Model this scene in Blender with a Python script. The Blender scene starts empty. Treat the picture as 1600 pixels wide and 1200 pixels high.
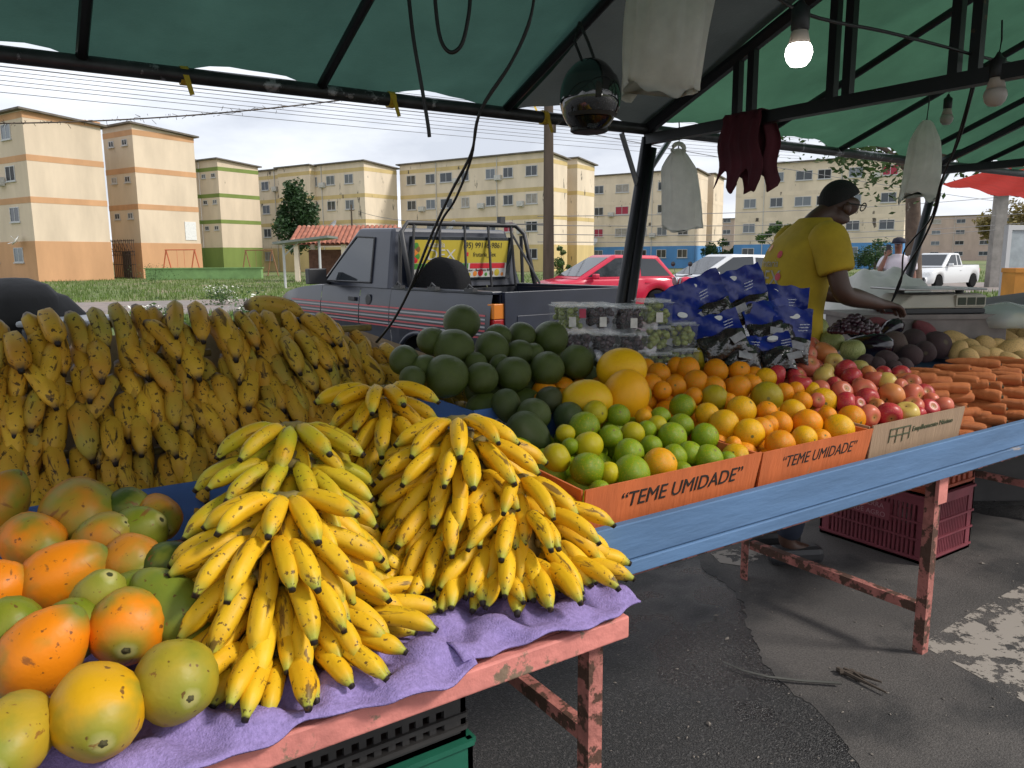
import bpy, bmesh, math, random
from mathutils import Vector, Matrix, Euler
rnd = random.Random(7)
R = math.radians
sc = bpy.context.scene
COL = sc.collection
# ------------------------------------------------------------------ camera, sky, sun, exposure
A = R(33.5)                       # the stall's long axis is X; the camera looks 33.5 degrees to the right of +Y
H = 1.45; PITCH = R(9.28); ROLL = R(0.4); FPX = 1200.0
cam_d = bpy.data.cameras.new('camera'); cam_d.sensor_width = 36; cam_d.lens = 27.0
cam_d.clip_start = 0.05; cam_d.clip_end = 3000
cam = bpy.data.objects.new('camera', cam_d); COL.objects.link(cam)
cam.matrix_world = Matrix.Translation((0, 0, H)) @ Matrix.Rotation(-A, 4, 'Z') @ Matrix.Rotation(R(90) - PITCH, 4, 'X') @ Matrix.Rotation(-ROLL, 4, 'Z')
sc.camera = cam
SUN_EL = R(40); LDIR = Vector((-0.70, 0.714, 0)).normalized()     # horizontal travel of the sunlight
world = bpy.data.worlds.new('World'); sc.world = world; world.use_nodes = True
nt = world.node_tree; nt.nodes.clear()
def N(nt, t, **kw):
    n = nt.nodes.new(t)
    for k, v in kw.items():
        if k == 'inp':
            for kk, vv in v.items(): n.inputs[kk].default_value = vv
        else: setattr(n, k, v)
    return n
out = N(nt, 'ShaderNodeOutputWorld'); bg = N(nt, 'ShaderNodeBackground')
sky = N(nt, 'ShaderNodeTexSky', sky_type='NISHITA', sun_disc=False, sun_elevation=SUN_EL, sun_rotation=math.atan2(-LDIR.x, -LDIR.y), dust_density=4.0, air_density=1.2)
tc = N(nt, 'ShaderNodeTexCoord'); mp = N(nt, 'ShaderNodeMapping'); mp.inputs['Scale'].default_value = (1, 1, 3.2)
n1 = N(nt, 'ShaderNodeTexNoise', inp={'Scale': 2.6, 'Detail': 7.0, 'Roughness': 0.55})
cr = N(nt, 'ShaderNodeValToRGB')
cr.color_ramp.elements[0].position = 0.38; cr.color_ramp.elements[0].color = (4.2, 4.45, 5.05, 1)
cr.color_ramp.elements[1].position = 0.64; cr.color_ramp.elements[1].color = (7.0, 7.2, 7.6, 1)
mx = N(nt, 'ShaderNodeMixRGB'); mx.inputs['Fac'].default_value = 0.9
nt.links.new(tc.outputs['Generated'], mp.inputs['Vector']); nt.links.new(mp.outputs['Vector'], n1.inputs['Vector'])
nt.links.new(n1.outputs['Fac'], cr.inputs['Fac']); nt.links.new(sky.outputs['Color'], mx.inputs['Color1'])
nt.links.new(cr.outputs['Color'], mx.inputs['Color2']); nt.links.new(mx.outputs['Color'], bg.inputs['Color'])
bg.inputs['Strength'].default_value = 0.10
nt.links.new(bg.outputs['Background'], out.inputs['Surface'])
sun_d = bpy.data.lights.new('sun', 'SUN'); sun_d.energy = 1.75; sun_d.angle = R(10); sun_d.color = (1.0, 0.955, 0.89)
sun = bpy.data.objects.new('sun', sun_d); COL.objects.link(sun)
sd = Vector((LDIR.x * math.cos(SUN_EL), LDIR.y * math.cos(SUN_EL), -math.sin(SUN_EL)))
sun.rotation_euler = sd.to_track_quat('-Z', 'Y').to_euler()
sc.view_settings.view_transform = 'Standard'; sc.view_settings.look = 'None'
sc.view_settings.exposure = 0.84; sc.view_settings.gamma = 1.0
sc.cycles.use_denoising = True
sc.cycles.max_bounces = 8; sc.cycles.diffuse_bounces = 4

# ------------------------------------------------------------------ helpers
def c2w(lat, fwd, z=0.0):
    return Vector((lat * math.cos(A) + fwd * math.sin(A), -lat * math.sin(A) + fwd * math.cos(A), z))
def ray(x, y):
    a = (x - 800) / FPX; b = (600 - y) / FPX
    a2 = a * math.cos(ROLL) + b * math.sin(ROLL); b2 = -a * math.sin(ROLL) + b * math.cos(ROLL)
    return a2, math.cos(PITCH) + b2 * math.sin(PITCH), b2 * math.cos(PITCH) - math.sin(PITCH)
def at_d(x, y, d):                                # world point seen at photo pixel x, y, d metres ahead
    r = ray(x, y); t = d / r[1]
    return c2w(r[0] * t, d, H + r[2] * t)
def at_plane(x, y, z0, v0, s):                    # ... on the sloping heap z = z0 + s * (Y - v0)
    r = ray(x, y); w = c2w(r[0], r[1])
    t = (z0 - s * v0 - H) / (r[2] - s * w.y)
    return Vector((w.x * t, w.y * t, H + r[2] * t)), r[1] * t

def mesh_of(name, verts, faces, smooth=True, attr=None):
    me = bpy.data.meshes.new(name)
    me.from_pydata([tuple(v) for v in verts], [], faces)
    if smooth:
        me.polygons.foreach_set('use_smooth', [True] * len(me.polygons))
    if attr is not None:
        a = me.attributes.new('tt', 'FLOAT', 'POINT'); a.data.foreach_set('value', attr)
    me.update(); return me
def link(name, data, mat=None, parent=None, loc=(0, 0, 0), rot=(0, 0, 0), scale=(1, 1, 1), color=None):
    o = bpy.data.objects.new(name, data); COL.objects.link(o)
    if mat is not None and data is not None and len(data.materials) == 0: data.materials.append(mat)
    if parent is not None: o.parent = parent
    o.location = loc
    if isinstance(rot, Matrix): o.rotation_euler = rot.to_euler()
    else: o.rotation_euler = rot
    o.scale = scale
    if color is not None: o.color = (*color[:3], 1)
    return o
def tag(o, label=None, cat=None, group=None, kind=None):
    if label: o['label'] = label
    if cat: o['category'] = cat
    if group: o['group'] = group
    if kind: o['kind'] = kind
    return o
def empty(name, loc=(0, 0, 0), rz=0.0, label=None, cat=None, group=None):
    o = bpy.data.objects.new(name, None); COL.objects.link(o); o.location = loc; o.rotation_euler = (0, 0, rz)
    o.empty_display_size = 0.05
    return tag(o, label, cat, group)

class MB:
    def __init__(s): s.v = []; s.f = []
    def add(s, vs, fs):
        b = len(s.v); s.v += [Vector(p) for p in vs]; s.f += [[b + i for i in f] for f in fs]; return s
    def box(s, x0, x1, y0, y1, z0, z1, M=None):
        vs = [Vector(p) for p in ((x0, y0, z0), (x1, y0, z0), (x1, y1, z0), (x0, y1, z0), (x0, y0, z1), (x1, y0, z1), (x1, y1, z1), (x0, y1, z1))]
        if M is not None: vs = [M @ p for p in vs]
        return s.add(vs, [(0, 3, 2, 1), (4, 5, 6, 7), (0, 1, 5, 4), (1, 2, 6, 5), (2, 3, 7, 6), (3, 0, 4, 7)])
    def tube(s, pts, r, n=8, cap=True):
        pts = [Vector(p) for p in pts]; rings = []
        rr = r if isinstance(r, (list, tuple)) else [r] * len(pts)
        up = Vector((0, 0, 1))
        for i, p in enumerate(pts):
            d = (pts[min(i + 1, len(pts) - 1)] - pts[max(i - 1, 0)]).normalized()
            a = d.cross(up)
            if a.length < 1e-3: a = d.cross(Vector((1, 0, 0)))
            a.normalize(); b = a.cross(d)
            rings.append([p + (a * math.cos(2 * math.pi * k / n) + b * math.sin(2 * math.pi * k / n)) * rr[i] for k in range(n)])
        fs = []
        for i in range(len(pts) - 1):
            for k in range(n): fs.append((i * n + k, i * n + (k + 1) % n, (i + 1) * n + (k + 1) % n, (i + 1) * n + k))
        if cap: fs.append(tuple(range(n))[::-1]); fs.append(tuple((len(pts) - 1) * n + k for k in range(n)))
        return s.add([p for r_ in rings for p in r_], fs)
    def lathe(s, prof, n=16, axis='Z', M=None):     # prof: (radius, height)
        vs = []; fs = []
        for (r, h) in prof:
            for k in range(n):
                a = 2 * math.pi * k / n; p = Vector((r * math.cos(a), r * math.sin(a), h))
                if axis == 'Y': p = Vector((p.x, p.z, p.y))
                if axis == 'X': p = Vector((p.z, p.x, p.y))
                vs.append(M @ p if M is not None else p)
        for i in range(len(prof) - 1):
            for k in range(n): fs.append((i * n + k, i * n + (k + 1) % n, (i + 1) * n + (k + 1) % n, (i + 1) * n + k))
        fs.append(tuple(range(n))[::-1]); fs.append(tuple((len(prof) - 1) * n + k for k in range(n)))
        return s.add(vs, fs)
    def quad(s, a, b, c, d): return s.add([a, b, c, d], [(0, 1, 2, 3)])
    def build(s, name, mat, parent=None, loc=(0, 0, 0), rot=(0, 0, 0), smooth=False, bevel=0.0, color=None):
        me = mesh_of(name, s.v, s.f, smooth)
        o = link(name, me, mat, parent, loc, rot, color=color)
        if bevel > 0:
            m = o.modifiers.new('bevel', 'BEVEL'); m.width = bevel; m.segments = 2; m.limit_method = 'ANGLE'
        return o
def shade(o, ang=40):
    for p in o.data.polygons: p.use_smooth = True
    try:
        m = o.modifiers.new('smooth', 'NODES')
        o.modifiers.remove(m)
    except Exception: pass
    return o

# ------------------------------------------------------------------ materials
MATS = {}
def mat(name, col, rough=0.6, metal=0.0, var=0.0, vscale=6.0, bump=0.0, bscale=60.0, spec=0.5, objcol=False, trans=0.0, wear=None, wscale=8.0, wthr=0.58, coords='Object', sheen=0.0, stretch=None, vlow=0.5):
    if name in MATS: return MATS[name]
    m = bpy.data.materials.new(name); m.use_nodes = True; t = m.node_tree; t.nodes.clear()
    o = N(t, 'ShaderNodeOutputMaterial'); b = N(t, 'ShaderNodeBsdfPrincipled')
    b.inputs['Roughness'].default_value = rough; b.inputs['Metallic'].default_value = metal
    b.inputs['Specular IOR Level'].default_value = spec
    t.links.new(b.outputs[0], o.inputs['Surface'])
    tcn = N(t, 'ShaderNodeTexCoord'); vec = tcn.outputs[coords]
    oi = N(t, 'ShaderNodeObjectInfo')
    add = N(t, 'ShaderNodeVectorMath', operation='ADD'); sc_ = N(t, 'ShaderNodeMath', operation='MULTIPLY'); sc_.inputs[1].default_value = 37.0
    t.links.new(oi.outputs['Random'], sc_.inputs[0]); t.links.new(vec, add.inputs[0]); t.links.new(sc_.outputs[0], add.inputs[1]); vec = add.outputs[0]
    if stretch:
        mpn = N(t, 'ShaderNodeMapping'); mpn.inputs['Scale'].default_value = stretch
        t.links.new(vec, mpn.inputs['Vector']); vec = mpn.outputs['Vector']
    if objcol: base = oi.outputs['Color']
    else:
        rg = N(t, 'ShaderNodeRGB'); rg.outputs[0].default_value = (*col, 1); base = rg.outputs[0]
    if var > 0:
        nz = N(t, 'ShaderNodeTexNoise', inp={'Scale': vscale, 'Detail': 6.0, 'Roughness': 0.6}); t.links.new(vec, nz.inputs['Vector'])
        mr = N(t, 'ShaderNodeMapRange', inp={'From Min': 0.3, 'From Max': 0.7, 'To Min': 1 - var, 'To Max': 1 + var * vlow}); t.links.new(nz.outputs['Fac'], mr.inputs['Value'])
        hs = N(t, 'ShaderNodeMixRGB', blend_type='MULTIPLY'); hs.inputs['Fac'].default_value = 1.0
        t.links.new(base, hs.inputs['Color1']); t.links.new(mr.outputs[0], hs.inputs['Color2']); base = hs.outputs[0]
    if wear is not None:
        nz2 = N(t, 'ShaderNodeTexNoise', inp={'Scale': wscale, 'Detail': 8.0, 'Roughness': 0.65}); t.links.new(vec, nz2.inputs['Vector'])
        mr2 = N(t, 'ShaderNodeMapRange', inp={'From Min': wthr, 'From Max': wthr + 0.04}); t.links.new(nz2.outputs['Fac'], mr2.inputs['Value'])
        mw = N(t, 'ShaderNodeMixRGB'); mw.inputs['Color2'].default_value = (*wear, 1)
        t.links.new(mr2.outputs[0], mw.inputs['Fac']); t.links.new(base, mw.inputs['Color1']); base = mw.outputs[0]
    t.links.new(base, b.inputs['Base Color'])
    if bump > 0:
        nb = N(t, 'ShaderNodeTexNoise', inp={'Scale': bscale, 'Detail': 3.0}); t.links.new(vec, nb.inputs['Vector'])
        bp = N(t, 'ShaderNodeBump', inp={'Strength': bump, 'Distance': 0.01}); t.links.new(nb.outputs['Fac'], bp.inputs['Height'])
        t.links.new(bp.outputs[0], b.inputs['Normal'])
    if trans > 0:
        tr = N(t, 'ShaderNodeBsdfTranslucent'); ms = N(t, 'ShaderNodeMixShader'); ms.inputs['Fac'].default_value = trans
        t.links.new(base, tr.inputs['Color']); t.links.new(b.outputs[0], ms.inputs[1]); t.links.new(tr.outputs[0], ms.inputs[2])
        t.links.new(ms.outputs[0], o.inputs['Surface'])
    MATS[name] = m; return m
def clear_mat(name, tint=(0.9, 0.92, 0.92), alpha=0.25, rough=0.12):
    m = bpy.data.materials.new(name); m.use_nodes = True; t = m.node_tree; t.nodes.clear()
    o = N(t, 'ShaderNodeOutputMaterial'); tr = N(t, 'ShaderNodeBsdfTransparent'); b = N(t, 'ShaderNodeBsdfPrincipled')
    b.inputs['Base Color'].default_value = (*tint, 1); b.inputs['Roughness'].default_value = rough
    ms = N(t, 'ShaderNodeMixShader'); ms.inputs['Fac'].default_value = alpha
    t.links.new(tr.outputs[0], ms.inputs[1]); t.links.new(b.outputs[0], ms.inputs[2]); t.links.new(ms.outputs[0], o.inputs['Surface'])
    return m
def emit_mat(name, col, s):
    m = bpy.data.materials.new(name); m.use_nodes = True; t = m.node_tree; t.nodes.clear()
    o = N(t, 'ShaderNodeOutputMaterial'); e = N(t, 'ShaderNodeEmission'); e.inputs['Color'].default_value = (*col, 1); e.inputs['Strength'].default_value = s
    t.links.new(e.outputs[0], o.inputs['Surface']); return m
# fruit skin: object colour, a second colour in patches, a colour at the ends (attribute tt = 0..1 along the axis), specks
def fruit(name, c2=None, patch=3.0, plo=0.45, phi=0.65, end0=None, e0=(0.0, 0.2), end1=None, e1=(0.8, 1.0), speck=None, sscale=60.0, sthr=0.66, rough=0.42, bump=0.1, bscale=120.0, stretch=None, streak=None, streak_thr=0.63, vor=False, spec=0.28, wobble=0.12):
    m = bpy.data.materials.new(name); m.use_nodes = True; t = m.node_tree; t.nodes.clear()
    o = N(t, 'ShaderNodeOutputMaterial'); b = N(t, 'ShaderNodeBsdfPrincipled'); t.links.new(b.outputs[0], o.inputs['Surface'])
    b.inputs['Roughness'].default_value = rough; b.inputs['Specular IOR Level'].default_value = spec
    tcn = N(t, 'ShaderNodeTexCoord'); oi = N(t, 'ShaderNodeObjectInfo'); add = N(t, 'ShaderNodeVectorMath', operation='ADD')
    s_ = N(t, 'ShaderNodeMath', operation='MULTIPLY'); s_.inputs[1].default_value = 53.0
    t.links.new(oi.outputs['Random'], s_.inputs[0]); t.links.new(tcn.outputs['Object'], add.inputs[0]); t.links.new(s_.outputs[0], add.inputs[1])
    vec = add.outputs[0]; base = oi.outputs['Color']
    def noise(scale, det=4.0, st=None):
        nz = N(t, 'ShaderNodeTexNoise', inp={'Scale': scale, 'Detail': det, 'Roughness': 0.6})
        if st:
            mpn = N(t, 'ShaderNodeMapping'); mpn.inputs['Scale'].default_value = st
            t.links.new(vec, mpn.inputs['Vector']); t.links.new(mpn.outputs[0], nz.inputs['Vector'])
        else: t.links.new(vec, nz.inputs['Vector'])
        return nz.outputs['Fac']
    def rng(src, lo, hi):
        mr = N(t, 'ShaderNodeMapRange', inp={'From Min': lo, 'From Max': hi}); t.links.new(src, mr.inputs['Value']); return mr.outputs[0]
    def mix(fac, c1, col, k=1.0):
        mm = N(t, 'ShaderNodeMixRGB'); mm.inputs['Color2'].default_value = (*col, 1)
        if k != 1.0:
            q = N(t, 'ShaderNodeMath', operation='MULTIPLY'); q.inputs[1].default_value = k; t.links.new(fac, q.inputs[0]); fac = q.outputs[0]
        t.links.new(fac, mm.inputs['Fac']); t.links.new(c1, mm.inputs['Color1']); return mm.outputs[0]
    if c2 is not None: base = mix(rng(noise(patch, 3.0, stretch), plo, phi), base, c2)
    at = N(t, 'ShaderNodeAttribute', attribute_name='tt')
    wob = N(t, 'ShaderNodeMath', operation='MULTIPLY_ADD'); wob.inputs[1].default_value = wobble; t.links.new(noise(14.0), wob.inputs[0])
    sub = N(t, 'ShaderNodeMath', operation='SUBTRACT'); sub.inputs[1].default_value = wobble / 2; t.links.new(at.outputs['Fac'], sub.inputs[0]); t.links.new(sub.outputs[0], wob.inputs[2])
    for ends in (end0, end1):
        if ends is None: continue
        for (col, lo, hi) in ends: base = mix(rng(wob.outputs[0], lo, hi), base, col)
    if streak is not None: base = mix(rng(noise(28.0, 5.0, (0.22, 1.5, 1.5)), streak_thr, streak_thr + 0.05), base, streak, 0.8)
    if speck is not None: base = mix(rng(noise(sscale, 2.0), sthr, sthr + 0.05), base, speck, 0.85)
    t.links.new(base, b.inputs['Base Color'])
    if bump > 0:
        bp = N(t, 'ShaderNodeBump', inp={'Strength': bump, 'Distance': 0.004}); t.links.new(noise(bscale, 2.0), bp.inputs['Height']); t.links.new(bp.outputs[0], b.inputs['Normal'])
    MATS[name] = m; return m

def lathe_mesh(name, prof, n=20, ridges=0, ramp=0.0, lump=0.0, seed=1, bend=0.0):   # prof: (t, radius) along +Z, length 1 unit = prof z
    rr = random.Random(seed); ph = [rr.uniform(0, 6.28) for _ in range(6)]
    vs = []; fs = []; at = []
    zs = [p[1] for p in prof]; z0, z1 = min(zs), max(zs); arc = [0.0]
    for i in range(1, len(prof)): arc.append(arc[-1] + math.hypot(prof[i][0] - prof[i - 1][0], prof[i][1] - prof[i - 1][1]))
    for pi_, (r, z) in enumerate(prof):
        for k in range(n):
            a = 2 * math.pi * k / n
            q = r * (1 + (ramp * math.cos(ridges * a) if ridges else 0) + lump * (math.sin(2 * a + ph[0] + 3 * z / max(1e-6, z1 - z0)) + 0.6 * math.sin(3 * a + ph[1] - 5 * z / max(1e-6, z1 - z0))))
            vs.append((q * math.cos(a) + bend * ((z - z0) / (z1 - z0) - 0.5) ** 2, q * math.sin(a), z)); at.append(arc[pi_] / arc[-1])
    m = len(prof)
    for i in range(m - 1):
        for k in range(n): fs.append((i * n + k, i * n + (k + 1) % n, (i + 1) * n + (k + 1) % n, (i + 1) * n + k))
    fs.append(tuple(range(n))[::-1]); fs.append(tuple((m - 1) * n + k for k in range(n)))
    return mesh_of(name, vs, fs, True, at)
def sphere_prof(r, m=12, flat=1.0, dim0=0.0, dim1=0.0, pear=0.0):
    pr = []
    for i in range(m + 1):
        th = math.pi * i / m; x = math.sin(th); z = -math.cos(th)
        rad = r * x * (1 + pear * (-z)); h = r * flat * z
        if dim0 and z < 0: h += r * dim0 * math.exp(-(x / .34) ** 2)
        if dim1 and z > 0: h -= r * dim1 * math.exp(-(x / .34) ** 2)
        pr.append((max(rad, r * 0.02), h))
    return pr
def finger_mesh(name, L, r, bend, tip=0.35, stem=0.13, ridges=5, ramp=0.05, n=10, m=15, start=0.0):
    vs = []; fs = []; at = []
    x = z = 0.0; ang = start; ds = L / m
    for i in range(m + 1):
        t = i / m
        if t < stem: rad = r * (0.42 + 0.1 * t / stem)
        elif t < stem + 0.14: q = (t - stem) / 0.14; rad = r * (0.52 + 0.42 * math.sin(q * math.pi / 2))
        elif t < 0.72: rad = r * (0.94 + 0.06 * math.sin((t - stem - .14) / (0.72 - stem - .14) * math.pi))
        elif t < 0.94: q = (t - 0.72) / 0.22; rad = r * (0.94 - (0.94 - tip) * q ** 1.5)
        else: rad = r * tip * (1.0 if t < 0.99 else 0.8)
        for k in range(n):
            a = 2 * math.pi * k / n; q = rad * (1 + ramp * math.cos(ridges * a))
            vs.append((x - math.sin(ang) * q * math.cos(a), q * math.sin(a), z + math.cos(ang) * q * math.cos(a))); at.append(t)
        x += math.cos(ang) * ds; z += math.sin(ang) * ds; ang -= bend / m
    for i in range(m):
        for k in range(n): fs.append((i * n + k, i * n + (k + 1) % n, (i + 1) * n + (k + 1) % n, (i + 1) * n + k))
    fs.append(tuple(range(n))[::-1]); fs.append(tuple(m * n + k for k in range(n)))
    return mesh_of(name, vs, fs, True, at)
def text(body, size, mat_, parent, loc, rot, name='lettering', extrude=0.0008, align='CENTER', sx=1.0, shear=0.0):
    c = bpy.data.curves.new(name, 'FONT'); c.body = body; c.size = size; c.extrude = extrude; c.align_x = align; c.align_y = 'CENTER'; c.shear = shear
    c.resolution_u = 3
    tmp = bpy.data.objects.new('tmp', c); COL.objects.link(tmp); dg = bpy.context.evaluated_depsgraph_get(); dg.update()
    me = bpy.data.meshes.new_from_object(tmp.evaluated_get(dg)); bpy.data.objects.remove(tmp); bpy.data.curves.remove(c)
    me.name = name; me.materials.clear()
    return link(name, me, mat_, parent, loc, rot, (sx, 1, 1))
# common materials
M_black = mat('black_paint', (0.012, 0.013, 0.016), 0.45, 0.2, var=0.3, wear=(0.10, 0.045, 0.025), wthr=0.66, wscale=14)
M_steel = mat('galvanised_steel', (0.30, 0.31, 0.33), 0.4, 0.7, var=0.4, wear=(0.13, 0.06, 0.03), wthr=0.6)
M_glass = mat('dark_glass', (0.02, 0.025, 0.03), 0.06, 0.0, spec=0.8)
M_rubber = mat('tyre_rubber', (0.010, 0.010, 0.011), 0.9, bump=0.5, bscale=60, spec=.15)
M_white = mat('white_plastic', (0.72, 0.72, 0.70), 0.5, var=0.15)
M_cable = mat('cable', (0.008, 0.008, 0.009), 0.5)
M_ink = mat('black_ink', (0.02, 0.015, 0.012), 0.7)
# ------------------------------------------------------------------ ground
def ground_pts(pix, z): return [at_plane(x, y, z, 0, 0)[0] for (x, y) in pix]
def sheet(name, pts, z, m, kind='structure'):
    o = link(name, mesh_of(name, [(p.x, p.y, z) for p in pts], [tuple(range(len(pts)))], False), m)
    return tag(o, kind=kind)
def ground_mat(name, c1, c2, c3, s1=0.25, s2=3.0, lo=0.42, hi=0.58, rough=0.9, fine=0.35, bump=0.3, wet=None):
    m = bpy.data.materials.new(name); m.use_nodes = True; t = m.node_tree; b = t.nodes['Principled BSDF']
    tcn = N(t, 'ShaderNodeTexCoord')
    def nz(s, d=6.0):
        n = N(t, 'ShaderNodeTexNoise', inp={'Scale': s, 'Detail': d, 'Roughness': 0.62}); t.links.new(tcn.outputs['Object'], n.inputs['Vector']); return n.outputs['Fac']
    def rg(src, a, c, lo_=0.0, hi_=1.0):
        n = N(t, 'ShaderNodeMapRange', inp={'From Min': a, 'From Max': c, 'To Min': lo_, 'To Max': hi_}); t.links.new(src, n.inputs['Value']); return n.outputs[0]
    m1 = N(t, 'ShaderNodeMixRGB'); m1.inputs['Color1'].default_value = (*c1, 1); m1.inputs['Color2'].default_value = (*c2, 1); mask = rg(nz(s1), lo, hi); t.links.new(mask, m1.inputs['Fac'])
    m2 = N(t, 'ShaderNodeMixRGB'); m2.inputs['Color2'].default_value = (*c3, 1); t.links.new(rg(nz(s2), 0.5, 0.66), m2.inputs['Fac']); t.links.new(m1.outputs[0], m2.inputs['Color1'])
    m3 = N(t, 'ShaderNodeMixRGB', blend_type='MULTIPLY'); m3.inputs['Fac'].default_value = 1.0
    t.links.new(m2.outputs[0], m3.inputs['Color1']); t.links.new(rg(nz(140.0, 3.0), 0.3, 0.7, 1 - fine, 1 + fine), m3.inputs['Color2'])
    t.links.new(m3.outputs[0], b.inputs['Base Color'])
    if wet: t.links.new(rg(nz(wet[0], 4.0), wet[1], wet[1] + 0.08, rough, wet[2]), b.inputs['Roughness'])
    else: b.inputs['Roughness'].default_value = rough
    bp = N(t, 'ShaderNodeBump', inp={'Strength': bump, 'Distance': 0.01}); t.links.new(nz(170.0, 2.0), bp.inputs['Height']); t.links.new(bp.outputs[0], b.inputs['Normal'])
    return m
G_grass = ground_mat('grass_ground', (0.085, 0.13, 0.028), (0.14, 0.17, 0.05), (0.26, 0.20, 0.13), 0.25, 0.35, bump=0.6)
G_asph = ground_mat('wet_asphalt', (0.016, 0.0155, 0.0155), (0.032, 0.030, 0.029), (0.055, 0.052, 0.05), 0.7, 70.0, fine=0.9, bump=0.8, wet=(0.9, 0.46, 0.22), rough=0.6)
G_conc = ground_mat('dry_patch', (0.085, 0.076, 0.07), (0.062, 0.056, 0.052), (0.024, 0.023, 0.023), 1.6, 2.2, fine=0.4, bump=0.4, rough=0.75)
G_road = ground_mat('road_surface', (0.25, 0.20, 0.175), (0.21, 0.185, 0.17), (0.15, 0.13, 0.12), 0.5, 1.4, fine=0.15, bump=0.1)
P = lambda lat, d: c2w(lat, d)
g = sheet('ground', [P(-900, -300), P(900, -300), P(900, 1200), P(-900, 1200)], -0.03, G_grass)
road = sheet('road', [P(-60, 3.5), P(80, 52.7), P(80, 61.5), P(-60, 12.5)], -0.018, G_road)
lot = sheet('parking_lot', [P(-40, -12), P(60, -12), P(60, 40), P(18, 25), P(-3, 16.0), P(-40, 3.2)], 0.0, G_asph)
def ragged(pts, amp, n=14, seed=2):
    r = random.Random(seed); out_ = []
    for i in range(len(pts)):
        a, b, c, d = pts[i - 1], pts[i], pts[(i + 1) % len(pts)], pts[(i + 2) % len(pts)]
        for k in range(n): t = k / n; q = .5 * ((2 * b) + (c - a) * t + (2 * a - 5 * b + 4 * c - d) * t * t + (3 * b - a - 3 * c + d) * t ** 3); out_.append(q + Vector((r.gauss(0, amp), r.gauss(0, amp), 0)))
    return out_
patch = sheet('pavement_patch', ragged(ground_pts([(1095, 872), (1150, 925), (1172, 985), (1205, 1050), (1290, 1125), (1345, 1200), (1480, 1330), (2300, 1330), (2300, 930), (1750, 840), (1500, 800), (1330, 800), (1210, 815)], 0.0), .006), 0.0012, G_conc)
M_worn = bpy.data.materials.new('worn_road_paint'); M_worn.use_nodes = True
t_ = M_worn.node_tree; b_ = t_.nodes['Principled BSDF']; o_ = t_.nodes['Material Output']; b_.inputs['Base Color'].default_value = (0.30, 0.265, 0.23, 1); b_.inputs['Roughness'].default_value = 0.8
tc_ = N(t_, 'ShaderNodeTexCoord'); nz_ = N(t_, 'ShaderNodeTexNoise', inp={'Scale': 9.0, 'Detail': 9.0, 'Roughness': 0.72}); mr_ = N(t_, 'ShaderNodeMapRange', inp={'From Min': 0.46, 'From Max': 0.50})
tr_ = N(t_, 'ShaderNodeBsdfTransparent'); ms_ = N(t_, 'ShaderNodeMixShader')
t_.links.new(tc_.outputs['Object'], nz_.inputs['Vector']); t_.links.new(nz_.outputs['Fac'], mr_.inputs['Value']); t_.links.new(mr_.outputs[0], ms_.inputs['Fac'])
t_.links.new(tr_.outputs[0], ms_.inputs[1]); t_.links.new(b_.outputs[0], ms_.inputs[2]); t_.links.new(ms_.outputs[0], o_.inputs['Surface'])
sheet('road_marking', ground_pts([(1438, 1008), (1530, 950), (1700, 860), (1800, 900), (1800, 1200), (1640, 1120)], 0.0), 0.0026, M_worn)
sheet('road_marking', ground_pts([(1110, 865), (1180, 850), (1240, 838), (1215, 862), (1160, 885), (1125, 880)], 0.0), 0.0030, M_worn)

# grass blades and flowering weeds
def blades(name, spots, label, hgt=(0.08, 0.22), seed=3, m=None, kind='stuff', per=1):
    r = random.Random(seed); vs = []; fs = []
    for p in spots:
        for _ in range(per):
            a = r.uniform(0, 6.28); h = r.uniform(*hgt); w = h * 0.12; dx, dy = math.cos(a), math.sin(a); l = r.uniform(-.5, .5) * h
            q = Vector((p[0] + r.uniform(-.2, .2), p[1] + r.uniform(-.2, .2), -0.03)); b = len(vs)
            vs += [q + Vector((dx * w, dy * w, 0)), q - Vector((dx * w, dy * w, 0)), q + Vector((dy * l, -dx * l, h))]; fs.append((b, b + 1, b + 2))
    o = link(name, mesh_of(name, vs, fs, False), m); return tag(o, label, 'grass', kind=kind)
M_blade = mat('grass_blade', (0.13, 0.20, 0.04), 0.7, var=0.5, vscale=0.6, trans=0.3)
r_ = random.Random(5); sp = []
while len(sp) < 26000:
    d = 17 + 55 * r_.random() ** 1.6; lat = r_.uniform(-0.75, 0.75) * d
    edge = 16.0 + (lat + 3) * 0.36 if lat > -3 else 16.0 + (lat + 3) * 0.345
    rd0 = 3.5 + (lat + 60) * 49.2 / 140; rd1 = rd0 + 9
    if rd0 < d < rd1 or d < edge + 0.2 : continue
    w = c2w(lat, d); sp.append((w.x, w.y))
blades('grass', sp, 'short green grass growing beyond the parking lot', m=M_blade, per=2)
M_leaf = mat('weed_leaf', (0.06, 0.12, 0.03), 0.6, var=0.4, trans=0.3)
M_petal = mat('white_petal', (0.75, 0.75, 0.66), 0.6)
def leaf_cloud(fn, n, size, seed, thick=0.0):
    r = random.Random(seed); vs = []; fs = []
    for i in range(n):
        p = fn(r); s = size * r.uniform(0.6, 1.4)
        u = Vector((r.gauss(0, 1), r.gauss(0, 1), r.gauss(0, .6))).normalized(); w = u.cross(Vector((r.gauss(0, 1), r.gauss(0, 1), r.gauss(0, 1)))).normalized()
        b = len(vs); vs += [p - u * s, p + w * s * .45, p + u * s, p - w * s * .45]; fs.append((b, b + 1, b + 2, b + 3))
    return vs, fs
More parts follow.
